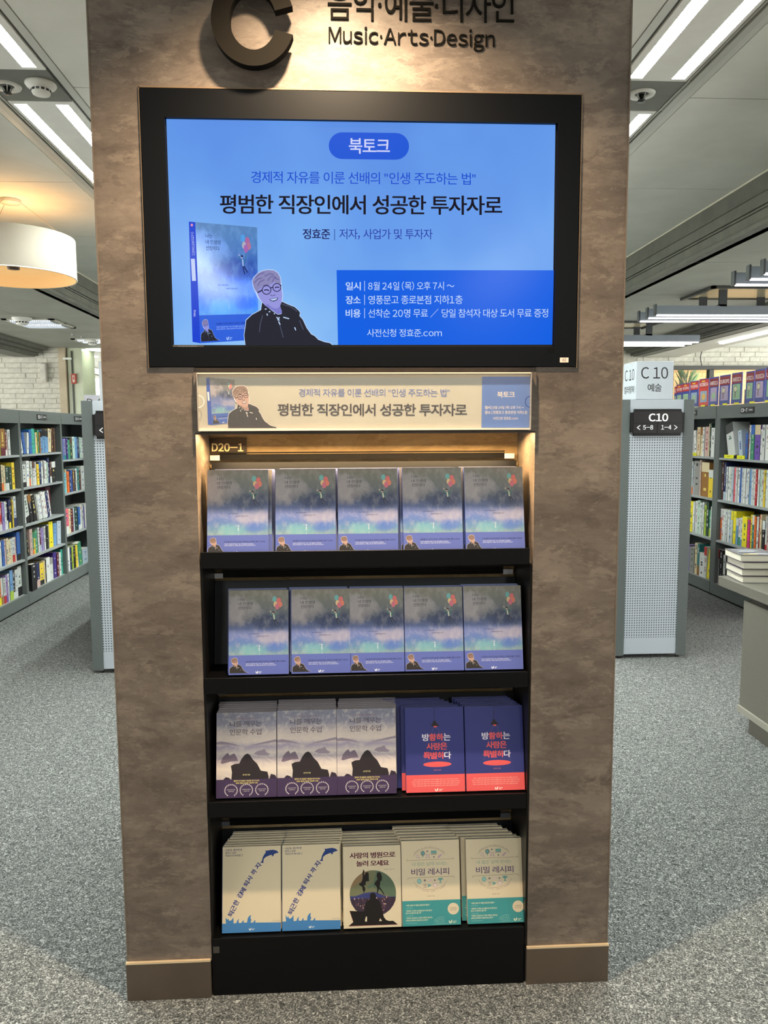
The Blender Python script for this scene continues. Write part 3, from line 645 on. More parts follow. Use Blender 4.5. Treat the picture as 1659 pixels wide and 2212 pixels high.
def f_t3(A):
    A.text('평범한 직장인에서 성공한 투자자로', 475, 460, 1085, 41, E((14, 14, 32)), 1, .016, 463)
def f_t2(A):
    A.text('정효준', 654, 515, 713, 22, E((14, 22, 88)), 1, .014, 515.5); A.rect(722, 494, 723.4, 518, E((30, 60, 150)), 1)
    A.text('저자, 사업가 및 투자자', 733, 516, 935, 23, E((34, 52, 160)), 1, -.006, 516.5)
screenart('screen_text', f_t); screenart('headline_text', f_t3); screenart('speaker_text', f_t2)
def f_box(A):
    A.poly([(727, 582.5), (1197.5, 583), (1194, 744), (730, 744.5)], E((0, 94, 226), 1, True), 1); w = E((196, 218, 252))
    for a, b, x1, y in (('일시', '8월 24일 (목) 오후 7시 ~', 982, 626), ('장소', '영풍문고 종로본점 지하1층', 1000, 656), ('비용', '선착순 20명 무료 / 당일 참석자 대상 도서 무료 증정', 1185, 685)):
        A.text(a, 747, y, 779, 17.5, w, 2, .016); A.rect(787, y-20, 788.2, y+2, w, 2); A.text(b, 795.5, y+.5, x1, 19, w, 2, -.004, y)
    A.text('사전신청 정효준.com', 793, 727, 955, 17, w, 2, 0)
screenart('screen_notice', f_box)
def f_bk(A):
    A.poly([(407, 477.5), (421, 478.5), (432, 741), (415, 738)], E((0, 58, 206), 1, True), 1)
    S2 = Art(None)
    w = E((200, 214, 250))
    for k, ch in enumerate('나는내인생의선장이다'): A.glyph(ch, 414.5+k*.28, 502+k*5.2, 5.5, 4.6, 0, w, 2)
    A.poly([(411.5, 558), (420, 558), (422.5, 606), (414, 606)], w, 2)
    for k, ch in enumerate('정효준'): A.glyph(ch, 419.5, 671+k*5, 5, 4.5, 0, w, 2)
    A.ell(413.5, 485, 2.6, 3, E((232, 150, 190)), 2, 10)
def coverquad(A, q, fill):
    """fill draws in the unit square; q = TL, TR, BR, BL in photo pixels (affine/bilinear)"""
    sub = Art(None); fill(sub); (x0, y0), (x1, y1), (x2, y2), (x3, y3) = q
    base = len(A.v)
    for (p, v) in zip(sub.uv, sub.v): pass
    return sub
def quadmap(q):
    (x0, y0), (x1, y1), (x2, y2), (x3, y3) = q
    def f(u, v):
        px = (x0*(1-u)+x1*u)*(1-v)+(x3*(1-u)+x2*u)*v; py = (y0*(1-u)+y1*u)*(1-v)+(y3*(1-u)+y2*u)*v
        p = P(px, py); return p[0], p[1]-2.15
    return f
sb = screenart('screen_book', f_bk)
se = lambda c: E((max(0, int(c[0]*.8-14)), int(c[1]*.86), min(255, int(c[2]*1.12+25))))
A = Art(quadmap([(421, 478.5), (555, 490), (558, 733), (432, 741)])); balloon_art(A, CLOUDS, se, PALS, 1.5); balloon_band(A, lambda c: se(c) if c != (90, 102, 174) else E((34, 92, 218), 1, True), PALS, 3.5)
portrait(A, .0, .78, .34, PALS, 5.5, .66); o = A.build('screen_cover', scr); o.location.y = .0055
def f_man(A): portrait(A, 520, 560, 200, PALS, 8)
screenart('screen_portrait', f_man)
bm_ = tvbox('caption_tab', on(374, 754, 1, 0)-Vector((0, .0045, 0)), on(440, 745.5, 1, 0)+Vector((0, .006, 0)), M((62, 58, 50), .4))
A = Art(lambda x, y: (P(x, y)[0], P(x, y)[1]-2.15)); A.text('이 도서는 광고도서입니다.', 386, 751.5, 427, 4.5, E((190, 184, 160)), 1); a_ = A.build('caption_text', bm_); a_.location.y = -.005
stk = tvbox('sticker', on(1208, 783.5, 1, 0)-Vector((0, .0072, 0)), on(1226.5, 773, 1, 0)-Vector((0, .006, 0)), M((222, 204, 186), .5)); stk['label'] = 'small cream sticker on the lower right frame'
A = Art(lambda x, y: (P(x, y)[0], P(x, y)[1]-2.15)); A.text('42', 1213, 781, 1221, 6, M((110, 80, 90)), 1); a_ = A.build('sticker_number', stk); a_.location.y = -.0074
tvbox('sensor_window', on(1182, 762, 1, 0)-Vector((0, .0066, 0)), on(1195.5, 754, 1, 0)-Vector((0, .0055, 0)), M((3, 3, 3), .1))

# ================================================================== HEADER SIGN
hs = empty('sign_holder', (0, -.01, 1.71), 0, 'clear acrylic sign holder with a printed book talk card, below the television', 'sign')
def hbox(n, a, b, m, par=None): return box(n, Vector(a)-Vector(hs.location), Vector(b)-Vector(hs.location), m, par or hs)
card = hbox('printed_card', (-.4485, -.010, 1.634), (.4425, -.007, 1.7815), mk_paint('sign_card', (184, 178, 161), .02, 5, .3))
MV = lambda x, y: (P(x, y)[0], P(x, y)[1]-1.71)
def hart(name, fill):
    A = Art(MV); fill(A); o = A.build(name, card); o.location.y = -.0005; return o
def f1(A):
    A.rect(428, 810, 1143, 815, M((206, 180, 146), .3), .6); A.rect(430, 925, 1141, 928.5, M((232, 210, 190), .3), .6)
    A.text('경제적 자유를 이룬 선배의 "인생 주도하는 법"', 646, 857, 970, 17, M((80, 100, 168)), 1, 0, 857.5)
    A.text('평범한 직장인에서 성공한 투자자로', 601, 898, 1007, 25.5, M((40, 28, 32)), 1, .018, 898.5)
hart('card_text', f1)
def f2(A):
    A.poly([(1040, 814), (1143, 814), (1141, 924), (1038.5, 924)], M((84, 116, 180), .25), 1); w = M((226, 212, 196))
    A.text('북토크', 1072.5, 859, 1110, 12.5, w, 2, .016)
    for a, b, x1, y in (('일시', '8월 24일 (목) 오후 7시 ~', 1130, 884), ('장소', '영풍문고 종로본점 지하1층', 1137, 894.5)):
        A.text(a, 1046, y, 1058, 7, w, 2, .02); A.rect(1060.5, y-7, 1061.2, y+1, w, 2); A.text(b, 1063.5, y, x1, 7, w, 2)
    A.text('사전신청 정효준.com', 1063, 907, 1117, 6.5, w, 2)
hart('card_notice', f2)
def f3(A):
    A.poly([(447, 817), (453.5, 816), (460, 918), (451, 917)], M((36, 74, 164), .4), 1); A.poly([(449, 847), (453, 847), (454.5, 866), (450.5, 866)], M((222, 220, 214)), 1.5)
o = hart('card_book', f3)
def qm2(q):
    (x0, y0), (x1, y1), (x2, y2), (x3, y3) = q
    def f(u, v):
        px = (x0*(1-u)+x1*u)*(1-v)+(x3*(1-u)+x2*u)*v; py = (y0*(1-u)+y1*u)*(1-v)+(y3*(1-u)+y2*u)*v
        p = P(px, py); return p[0], p[1]-1.71
    return f
mp = lambda c: M(c, .4)
A = Art(qm2([(453.5, 816), (508, 821), (509, 912), (460, 918)])); balloon_art(A, CLOUD, mp, PALP, 1); balloon_band(A, lambda c: mp((56, 92, 172)) if c == (90, 102, 174) else mp(c), PALP, 3); portrait(A, .02, .78, .36, PALP, 6, .6); a_ = A.build('card_cover', card); a_.location.y = -.0005
def f4(A): portrait(A, 480, 820, 140, PALP, 6, .78*1.0)
def f4(A):
    s = 140; x0, y0 = 480, 820
    B = portrait; T = None
    portrait(A, 489, 821, 112, PALP, 6, 1.0)
hart('card_portrait', f4)
ac = hbox('acrylic_cover', (-.4495, -.020, 1.632), (.4435, -.018, 1.7835), ACR)
hbox('acrylic_edge', (-.4495, -.0205, 1.7815), (.4435, -.007, 1.7845), M((236, 214, 186), .15)); hbox('acrylic_edge', (-.4495, -.0205, 1.631), (.4435, -.007, 1.634), M((236, 220, 206), .15))
hbox('acrylic_edge', (-.4505, -.0205, 1.632), (-.4485, -.007, 1.7835), M((160, 150, 140), .15)); hbox('acrylic_edge', (.4425, -.0205, 1.632), (.4445, -.007, 1.7835), M((160, 150, 140), .15))
A = Art(MV)
A.arc(431, 868, 13, 13, -1.5, 1.5, 1.6, M((236, 234, 226), .2), 1, 14); A.arc(1141, 868.5, 10.5, 11.5, 1.6, 4.7, 1.4, M((40, 60, 120), .2), 1, 14); a_ = A.build('thumb_notch', hs); a_.location.y = -.0112
# section plate
pt = on(450, 947, 1, NB-.006); pb = on(533, 987, 1, NB-.006)
pm = box('section_plate', (pt.x, NB-.008, pb.z), (pb.x, NB-.002, pt.z), M((44, 32, 22), .4)); tag(pm, 'dark section plate reading D20-1 at the top left of the niche', 'sign')
def PN(x, y):
    p = on(x, y, 1, NB-.009); return p.x, p.z
A = Art(PN); A.text('D20-1', 458, 975, 525, 17, M((250, 232, 176), .4), 1, .028); a_ = A.build('plate_lettering', pm); a_.location.y = NB-.0085

# ================================================================== DISPLAY RACK
rk = empty('display_rack', (0, .1, 0), 0, 'black four-tier book display rack built into the pillar niche', 'rack')
RL = Vector((0, .1, 0))
def rbox(n, a, b, m, bev=0, par=None): return box(n, Vector(a)-RL, Vector(b)-RL, m, par or rk, bev)
SZ = [1.300, .946, .585, .174]
LEAN = math.radians(12)
KB = M((6, 6, 7), .4, spec=.22); KB2 = M((16, 18, 24), .4, spec=.3)
for k, z in enumerate(SZ):
    zb = z-.043 if k < 3 else .0
    s = rbox('shelf', (-.4585, .0, zb), (.451, .006, z+.002), KB, .0006)
    rbox('shelf_ledge', (-.4585, .006, z-.022 if k == 0 else z-.012), (.451, .2, z-.014 if k == 0 else z-.002), KB, 0, rk)
    # inclined board
    bz = [on(785, p, 1, .19).z for p in (997, 1250, 1500, 1782)][k]
    L = (bz-z)/math.cos(LEAN)
    b = box('back_board', (-.453, 0, 0), (.453, .006, L), KB2, rk); b.location = (0, .19-.1-L*math.sin(LEAN), z); b.rotation_euler = (-LEAN, 0, 0)
    zr = bz+.004
    r_ = rbox('rail', (-.43, .196, zr+.004), (.418, .206, zr+.020), KB)
    rbox('rail_lip', (-.43, .194, zr+.022), (.418, .2, zr+.026), KB)
    for x0, x1 in ((-.4585, -.430), (.418, .448)): rbox('rail_clip', (x0, .196, zr+.002), (x1, .207, zr+.017), M((206, 206, 212), .3) if k < 2 else M((90, 90, 96), .3))
    if k: rbox('shade_panel', (-.4585, .2, bz+.03), (.4585, .207, SZ[k-1]-.02), M((30, 24, 18), .5))  # dark sheet standing in for the shade beneath the shelf above
rbox('side_panel', (-.4605, .006, 0), (-.4545, .21, 1.255), M((18, 15, 13), .35, spec=.3)); rbox('side_panel', (.4545, .006, 0), (.4605, .21, 1.255), M((18, 15, 13), .35, spec=.3))
rbox('side_tape', (-.4555, -.0015, .133), (-.438, .0, .152), M((62, 58, 52), .5))

# ---------------------------------------------------------------- paperbacks
def uv01(w, h): return lambda u, v: (u*w, (1-v)*h)
class Kind: pass
def mk_book(kind, w, h, t, cov, spine):
    """returns (cover mesh, pages mesh, list of (part name, mesh))"""
    k = Kind(); k.name = kind; k.w, k.h, k.t = w, h, t
    bm = bmesh.new(); addbox(bm, (0, 0, 0), (w, .0006, h)); addbox(bm, (0, t-.0006, 0), (w, t, h)); addbox(bm, (-.0006, 0, 0), (0, t, h), 1)
    me = bpy.data.meshes.new('cover'); bm.to_mesh(me); bm.free(); me.materials.append(cov); me.materials.append(spine); k.cover = me
    bm = bmesh.new(); addbox(bm, (0, .0006, .0012), (w-.0015, t-.0006, h-.0012)); me = bpy.data.meshes.new('page_block'); bm.to_mesh(me); bm.free(); me.materials.append(PAGE); k.pages = me
    k.parts = []
    return k
def part(k, name, fill, step=None):
    A = Art(uv01(k.w, k.h)); A.step = .00008; fill(A)
    o = A.build(name); me = o.data; bpy.data.objects.remove(o); k.parts.append((name, me))
mm = lambda c: M(c, .42)
BW = .1675
K1 = mk_book('balloon', BW, .238, .016, M((110, 120, 170), .4), M((60, 80, 160), .4))
part(K1, 'cover_picture', lambda A: balloon_art(A, CLOUD, mm, PALP, 1))
part(K1, 'paper_band', lambda A: balloon_band(A, mm, PALP, 5))
part(K1, 'band_portrait', lambda A: portrait(A, .0, .775, .335, PALP, 8, .66))
# misty landscape cover
def mk_mist():
    m, nt, b = nodes('misty_landscape', .35, .4); uv = uvco(nt); sep = nt.nodes.new('ShaderNodeSeparateXYZ'); nt.links.new(uv, sep.inputs[0]); v = sep.outputs[1]
    n = noise(nt, mapping(nt, uv, (1, 2.2, 1)), 3.5, 7, .65, .8); vv = math_(nt, 'ADD', v, math_(nt, 'MULTIPLY', math_(nt, 'SUBTRACT', n, .5), .15))
    base = ramp(nt, [(.2, (196, 184, 182)), (.34, (226, 212, 200)), (.45, (176, 164, 174)), (.52, (214, 200, 194)), (.60, (170, 156, 178)), (.66, (222, 206, 196)), (.76, (206, 190, 186)), (.84, (150, 146, 162)), (.95, (132, 132, 150))], vv)
    nt.links.new(mixc(nt, math_(nt, 'MULTIPLY', math_(nt, 'SUBTRACT', noise(nt, mapping(nt, uv, (1, 1.8, 1), (4, 0, 0)), 6, 7, .7, 1), .48), 3.0, clamp=True), base, (230, 216, 206)), b.inputs['Base Color']); return m
MIST = mk_mist()
def f_mist(A):
    A.rect(0, 0, 1, 1, MIST, 1); d = mm((70, 58, 72)); g = mm((122, 106, 122)); g2 = mm((158, 142, 156))
    A.poly([(0, .345), (.08, .335), (.2, .35), (.38, .388), (.40, .393), (.2, .375), (0, .37)], g2, 2); A.poly([(1, .325), (.85, .345), (.6, .385), (.62, .392), (.85, .37), (1, .355)], g2, 2.2)
    A.poly([(.07, .59), (.1, .53), (.15, .49), (.19, .47), (.22, .505), (.26, .49), (.3, .48), (.34, .53), (.36, .57), (.24, .575), (.1, .6)], g, 2.5)
    A.poly([(.62, .49), (.68, .46), (.75, .45), (.8, .435), (.84, .48), (.9, .50), (.85, .515), (.7, .51)], g2, 2.6)
    A.poly([(.24, .625), (.3, .605), (.38, .60), (.42, .545), (.47, .50), (.52, .485), (.56, .505), (.61, .56), (.68, .61), (.74, .69), (.85, .705), (.87, .76), (.87, .79), (.25, .79), (.26, .70)], mm((44, 36, 40)), 3)
    A.poly([(.12, .78), (.16, .755), (.21, .765), (.25, .79), (.12, .79)], mm((52, 40, 56)), 3.1); A.poly([(.88, .79), (.91, .73), (.98, .745), (1, .775), (1, .79)], mm((52, 40, 56)), 3.2)
    A.text('나를 깨우는', .222, .168, .754, .068, mm((62, 50, 62)), 3, -.004); A.text('인문학 수업', .220, .266, .748, .068, mm((62, 50, 62)), 3, -.004)
    A.text('EBS 방송 화제작 컨텐츠 강력히 권고', .285, .083, .695, .017, mm((128, 74, 84)), 3)
    A.text('윤기연 지음', .44, .742, .56, .016, mm((240, 226, 160)), 4, .01)
def f_mband(A):
    A.rect(0, .785, 1, 1, mm((66, 48, 82)), 5); y = mm((240, 222, 120)); w = mm((232, 224, 222))
    A.text('철학의 첫 걸음은 세상을 부수고나는', .29, .812, .72, .018, y, 6, .016); A.text('EBS 필요스라의 인문학 수업', .325, .838, .685, .018, y, 6, .016)
    for cx in (.246, .5, .757):
        for i in range(18):
            a = math.radians(125+i*(290/17.0)); A.ell(cx+.103*math.cos(a), .912+.068*math.sin(a), .0135, .0055, w, 6, 6, a+.9)
        A.text('인생의 답과 길이와', cx-.07, .910, cx+.07, .012, w, 6); A.text('인문학 수업', cx-.045, .930, cx+.045, .012, w, 6)
K2 = mk_book('mist', .171, .238, .014, M((150, 140, 146), .4), M((66, 48, 82), .4)); part(K2, 'cover_picture', f_mist); part(K2, 'paper_band', f_mband)
CORAL = (232, 92, 92); NAVY = (52, 56, 122)
def f_navy(A):
    c = mm(CORAL); w = mm((226, 216, 232)); A.rect(0, 0, 1, 1, mm(NAVY), 1)
    A.line([(.5, 0), (.5, .165)], .007, mm((24, 22, 32)), 2); A.poly([(.485, .16), (.52, .16), (.535, .185), (.575, .21), (.58, .222), (.44, .222), (.445, .21), (.475, .185)], mm((36, 28, 30)), 2.5)
    A.ell(.515, .225, .03, .016, c, 2.2, 14)
    for a, b in (((.48, .24), (.31, .64)), ((.55, .24), (.76, .64))): A.line([a, b], .003, mm((120, 110, 150)), 2)
    for ch, x, col in (('방', .345, w), ('황', .465, c), ('하', .59, c), ('는', .71, w)): A.glyph(ch, x, .355, .115, .083, 0, col, 3, .03)
    for ch, x in (('사', .415), ('람', .535), ('은', .65)): A.glyph(ch, x, .462, .112, .08, 0, c, 3, .03)
    for ch, x, col in (('특', .36, c), ('별', .475, c), ('하', .60, c), ('다', .715, w)): A.glyph(ch, x, .57, .112, .08, 0, col, 3, .03)
    A.ell(.535, .675, .24, .032, c, 2, 30); A.text('윤여진 지음', .47, .750, .595, .016, mm((206, 120, 130)), 3, .01)
def f_nband(A):
    A.rect(0, .795, 1, 1, mm(CORAL), 5); w = mm((252, 200, 190))
    for k, (x0, x1) in enumerate(((.12, .88), (.09, .91), (.10, .90), (.11, .88))): A.text('우리는 가능한 모든 것을 이루기 위하여 방황할 권리가 있다. 모든 인생은 눈부시게', x0, .858+.024*k, x1, .014, w, 6)
    leaf(A, .51, .975, .03, .018, mm((255, 236, 226)), 6)
K3 = mk_book('navy', .171, .238, .015, M(NAVY, .4), M(NAVY, .4)); part(K3, 'cover_picture', f_navy); part(K3, 'paper_band', f_nband)
CRM = (214, 198, 168)
def f_dol(A):
    A.rect(0, 0, 1, 1, mm(CRM), 1); n = mm((34, 42, 104)); U = lambda p: [((x-217)/698, (y-460)/1030) for x, y in p]
    A.text('나답게, 충만하게', .045, .05, .33, .026, n, 2, .008); A.text('일하고 싶은', .047, .081, .235, .024, n, 2, .008); A.text('직장인의 퇴사로그', .047, .114, .348, .024, n, 2, .008)
    g = [('퇴', 318, 1262, -60), ('근', 350, 1198, -61), ('한', 380, 1133, -60), ('김', 425, 1045, -58), ('에', 462, 990, -56), ('퇴', 503, 908, -55), ('사', 543, 845, -54), ('까', 590, 770, -52), ('지', 640, 700, -50)]
    for ch, x, y, r in g:
        u, v = U([(x, y)])[0]; A.glyph(ch, u, v, .088, .088, math.radians(r), mm((34+(1300-y)//40*0, 52, 124)), 2, .03, 698/1030)
    A.poly(U([(890, 548), (868, 522), (825, 509), (775, 513), (748, 520), (728, 513), (736, 537), (715, 565), (697, 600), (688, 640), (663, 668), (690, 662), (710, 668), (705, 645), (712, 615), (740, 592), (780, 576), (808, 571), (812, 592), (828, 582), (834, 562), (865, 552)]), mm((30, 58, 120)), 2)
    bl = mm((66, 122, 176))
    A.poly(U([(217, 1376), (262, 1376), (256, 1300), (275, 1330), (290, 1318), (300, 1345), (325, 1338), (350, 1305), (352, 1376), (385, 1374), (395, 1345), (418, 1320), (410, 1350), (415, 1374), (448, 1372), (458, 1352), (474, 1342), (470, 1370), (512, 1372), (520, 1320), (540, 1292), (560, 1285), (552, 1320), (568, 1352), (556, 1350), (556, 1376), (585, 1374), (596, 1356), (613, 1344), (610, 1376), (915, 1384), (915, 1490), (217, 1490)]), bl, 2)
    leaf(A, .475, .965, .022, .014, mm((240, 236, 226)), 3); A.text('안진희 지음', .845, .886, .98, .016, mm((170, 158, 140)), 3)
K4 = mk_book('dolphin', .170, .238, .013, M(CRM, .42), M((60, 110, 170), .4)); part(K4, 'cover_picture', f_dol)
def f_love(A):
    A.rect(0, 0, 1, 1, mm(CRM), 1); r_ = mm((84, 14, 44)); A.text('사랑의 병원으로', .115, .150, .905, .070, r_, 2, .03); A.text('놀러 오세요', .228, .248, .792, .068, r_, 2, .03)
    A.text('박정호 단편소설', .705, .302, .89, .013, mm((110, 90, 84)), 2)
    cx, cy, rx, ry = .508, .585, .403, .284
    A.ell(cx, cy, rx, ry, mm((110, 112, 84)), 2, 48)
    A.poly([(cx+rx*math.cos(a), cy+ry*math.sin(a)) for a in [math.radians(-80+i*5) for i in range(20)]]+[(.62, .56), (.5, .50)], mm((86, 104, 84)), 2.3)
    A.poly([(cx+rx*.999*math.cos(a), cy+ry*.999*math.sin(a)) for a in [math.radians(195+i*5) for i in range(14)]]+[(.35, .42)], mm((134, 110, 80)), 2.3)
    A.poly([(.42, .5), (.62, .42), (.6, .44), (.44, .53)], mm((84, 108, 90)), 2.6)
    A.poly([(.107, .61), (.2, .612), (.28, .595), (.36, .575), (.45, .57), (.5, .565), (.56, .572), (.62, .59), (.7, .615), (.8, .63), (.908, .63), (.9, .66), (.12, .66)], mm((54, 58, 110)), 3)
    A.poly([(.110, .645), (.907, .635), (.898, .68), (.86, .735), (.80, .79), (.72, .83), (.62, .857), (.508, .869), (.40, .857), (.29, .825), (.20, .775), (.14, .71)], mm((54, 40, 56)), 3.3)
    rr = random.Random(2)
    for i in range(80):
        x, y = .14+.74*rr.random(), .64+.17*rr.random()
        if ((x-cx)/rx)**2+((y-cy)/ry)**2 < .88: h_ = .006+.016*rr.random(); A.rect(x, y-h_, x+.006+.012*rr.random(), y, mm(rr.choice(((206, 160, 140), (130, 90, 100), (224, 190, 160), (96, 70, 92), (160, 110, 96)))), 3.6+i*.004)
    k = mm((20, 14, 14)); U = lambda p: [((x-200)/1218, (y-390)/1725) for x, y in p]
    A.poly(U([(630, 880), (600, 960), (610, 1010), (600, 1100), (580, 1150), (522, 1190), (540, 1215), (595, 1250), (600, 1300), (612, 1340), (628, 1385), (640, 1350), (662, 1315), (655, 1270), (632, 1240), (640, 1220), (665, 1218), (672, 1140), (740, 1135), (738, 1090), (735, 1000), (735, 960), (700, 945), (665, 960), (655, 1000), (630, 990), (640, 950), (650, 935)]), k, 4.2)
    A.poly(U([(905, 1050), (905, 990), (935, 955), (970, 955), (1000, 990), (1018, 1060), (1008, 1140), (980, 1140), (975, 1200), (962, 1260), (1010, 1330), (1050, 1400), (1068, 1445), (1035, 1420), (1000, 1350), (955, 1305), (935, 1340), (920, 1400), (902, 1400), (915, 1290), (880, 1230), (848, 1215), (870, 1160), (925, 1100)]), k, 4.2)
    A.poly(U([(300, 2060), (400, 1980), (325, 1745), (630, 1770), (640, 1700), (655, 1600), (700, 1540), (765, 1515), (750, 1440), (775, 1395), (820, 1380), (865, 1400), (885, 1450), (885, 1515), (940, 1540), (980, 1620), (1010, 1760), (1045, 1900), (1090, 1960), (1150, 1985), (1240, 1985), (1330, 2060)]), k, 4.8)
    c = mm(CRM); A.poly(U([(645, 1950), (668, 1870), (690, 1890), (685, 1980), (650, 1980)]), c, 5); A.poly(U([(965, 1920), (1005, 1980), (942, 1982)]), c, 5)
    A.line(U([(300, 2060), (1330, 2062)]), .006, mm((110, 20, 24)), 5); A.line(U([(325, 1745), (400, 1980)]), .006, mm((110, 20, 24)), 5)
K5 = mk_book('night', .170, .238, .015, M(CRM, .42), M(CRM, .4)); part(K5, 'cover_picture', f_love)
TEAL = (62, 142, 144)
def f_teal(A):
    A.rect(0, 0, 1, 1, mm(CRM), 1); ln = mm((142, 122, 100)); U = lambda x, y: ((x-170)/1275, (y-262)/1813)
    ar = 1275/1813
    A.text('내 젊은 날에 보내는', .175, .298, .79, .046, mm((150, 168, 146)), 2, .002); A.text('비밀 레시피', .165, .410, .815, .080, mm((70, 38, 96)), 2, .004)
    A.line([(.085, .232), (.90, .226)], .004, ln, 2); A.line([(.10, .437), (.90, .432)], .004, ln, 2)
    for cx, cy in ((.095, .224), (.895, .220), (.105, .446), (.90, .442)): A.arc(cx, cy, .013, .010, 0, 5, .003, ln, 2, 8)
    A.arc(.48, .245, .30, .155, math.radians(205), math.radians(335), .004, ln, 2); A.arc(.49, .425, .31, .155, math.radians(22), math.radians(158), .004, ln, 2)
    t = 'Letters To The Days Of My Youth'
    for i, ch in enumerate(t):
        a = math.radians(215+110*i/(len(t)-1))
        if ch != ' ': A.glyph(ch, .48+.315*math.cos(a), .245+.168*math.sin(a), .014, .013, math.atan2(.168*math.cos(a), -.315*math.sin(a))*1.0, mm((110, 84, 96)), 2)
    t = '적고 더 전략적이면 10배 더 똑똑해진다'
    for i, ch in enumerate(t):
        a = math.radians(140-100*i/(len(t)-1))
        if ch != ' ': A.glyph(ch, .49+.325*math.cos(a), .425+.175*math.sin(a), .019, .015, -math.atan2(.175*math.cos(a), .325*math.sin(a)), mm((124, 96, 120)), 2)
    g = mm((110, 158, 152)); p = mm((186, 152, 172)); d = mm((88, 62, 92))
    def ring(x, y, r, m, f=None):
        u, v = U(x, y)
        if f: A.ell(u, v, r/1275, r/1813, f, 2, 16)
        A.arc(u, v, r/1275, r/1813, 0, 6.2832, .006, m, 2.4, 14)
    ring(525, 600, 32, p); A.line([U(550, 620), U(578, 648)], .008, p, 2); ring(640, 535, 44, d, g); A.line([U(640, 580), U(640, 625)], .014, g, 2)
    A.rect(*U(820, 485), *U(945, 545), g, 2); A.line([U(820, 560), U(945, 560)], .006, d, 2)
    for x, y in ((712, 565), (778, 565), (712, 628), (778, 628)): ring(x, y, 13, p)
    A.line([U(712, 565), U(778, 628)], .005, p, 2); A.line([U(778, 565), U(712, 628)], .005, p, 2)
    for x, y, r in ((740, 495, 22), (885, 620, 18), (672, 1115, 30), (893, 1118, 20)):
        for k in range(4): a = k*math.pi/4; A.line([U(x-r*math.cos(a), y-r*math.sin(a)), U(x+r*math.cos(a), y+r*math.sin(a))], .004, d, 2+.1*k)
    u, v = U(1012, 605); A.ell(u, v, .045, .012, p, 2, 14, -.5)
    ring(550, 1130, 48, g, mm((150, 190, 182))); ring(898, 1223, 46, p, mm((226, 204, 190)))
    A.poly([U(795+(44 if k % 2 == 0 else 19)*math.sin(k*math.pi/5), 1122-(44 if k % 2 == 0 else 19)*math.cos(k*math.pi/5)) for k in range(10)], mm((222, 188, 190)), 2)
    A.poly([U(*q_) for q_ in ((975, 1072), (1055, 1072), (1045, 1120), (1022, 1140), (1030, 1165), (1052, 1182), (978, 1182), (1000, 1165), (1008, 1140), (985, 1120))], g, 2); ring(968, 1098, 14, g); ring(1062, 1098, 14, g)
    A.poly([U(*q_) for q_ in ((725, 1190), (770, 1200), (822, 1225), (770, 1255), (725, 1268), (745, 1228))], g, 2)
    for y in (1200, 1230, 1262): A.line([U(640, y), U(715, y)], .004, d, 2)
    A.text('임여진 지음', .43, .665, .56, .015, mm((140, 120, 110)), 2)
def f_tband(A):
    A.rect(0, .705, 1, 1, mm(TEAL), 5); w = mm((222, 222, 190)); r_ = 1275/1813
    for s, x1, y in (('“서른 살에 이 책을 읽었어야 했다”', .47, .768), ('“똑똑한 고객과 상사를 만나기에 앞서', .505, .832), ('반드시 읽어야 할 책”', .325, .858), ('“유튜브 영상보고 이런 어른이 된다는', .515, .915), ('것에 감격해서 영상으로 운다”', .44, .943)): A.text(s, .055, y, x1, .020, w, 6, .012)
    for x1, y in ((.18, .785), (.19, .876), (.25, .962)): A.rect(.06, y, x1, y+.006, mm((120, 176, 170)), 6)
    A.ell(.875, .812, .097, .097*r_, mm(CRM), 6, 32); A.text('이서윤런영도', .815, .812, .94, .016, mm((90, 96, 84)), 7); A.text('종합 추천 영상', .82, .834, .93, .014, mm((90, 96, 84)), 7)
    lg = mm((134, 184, 176))
    for x, y, s in ((.56, .945, .02), (.60, .93, .022), (.645, .92, .024), (.69, .92, .024), (.60, .968, .018), (.65, .965, .02), (.70, .962, .02)): A.arc(x, y, s, s*r_, 0, 6.28, .004, lg, 6, 10)
    A.line([(.52, .985), (.97, .982)], .003, lg, 6); leaf(A, .82, .965, .03, .020, w, 6)
K6 = mk_book('teal', .1725, .238, .016, M(CRM, .42), M((206, 190, 170), .4)); part(K6, 'cover_picture', f_teal); part(K6, 'paper_band', f_tband)

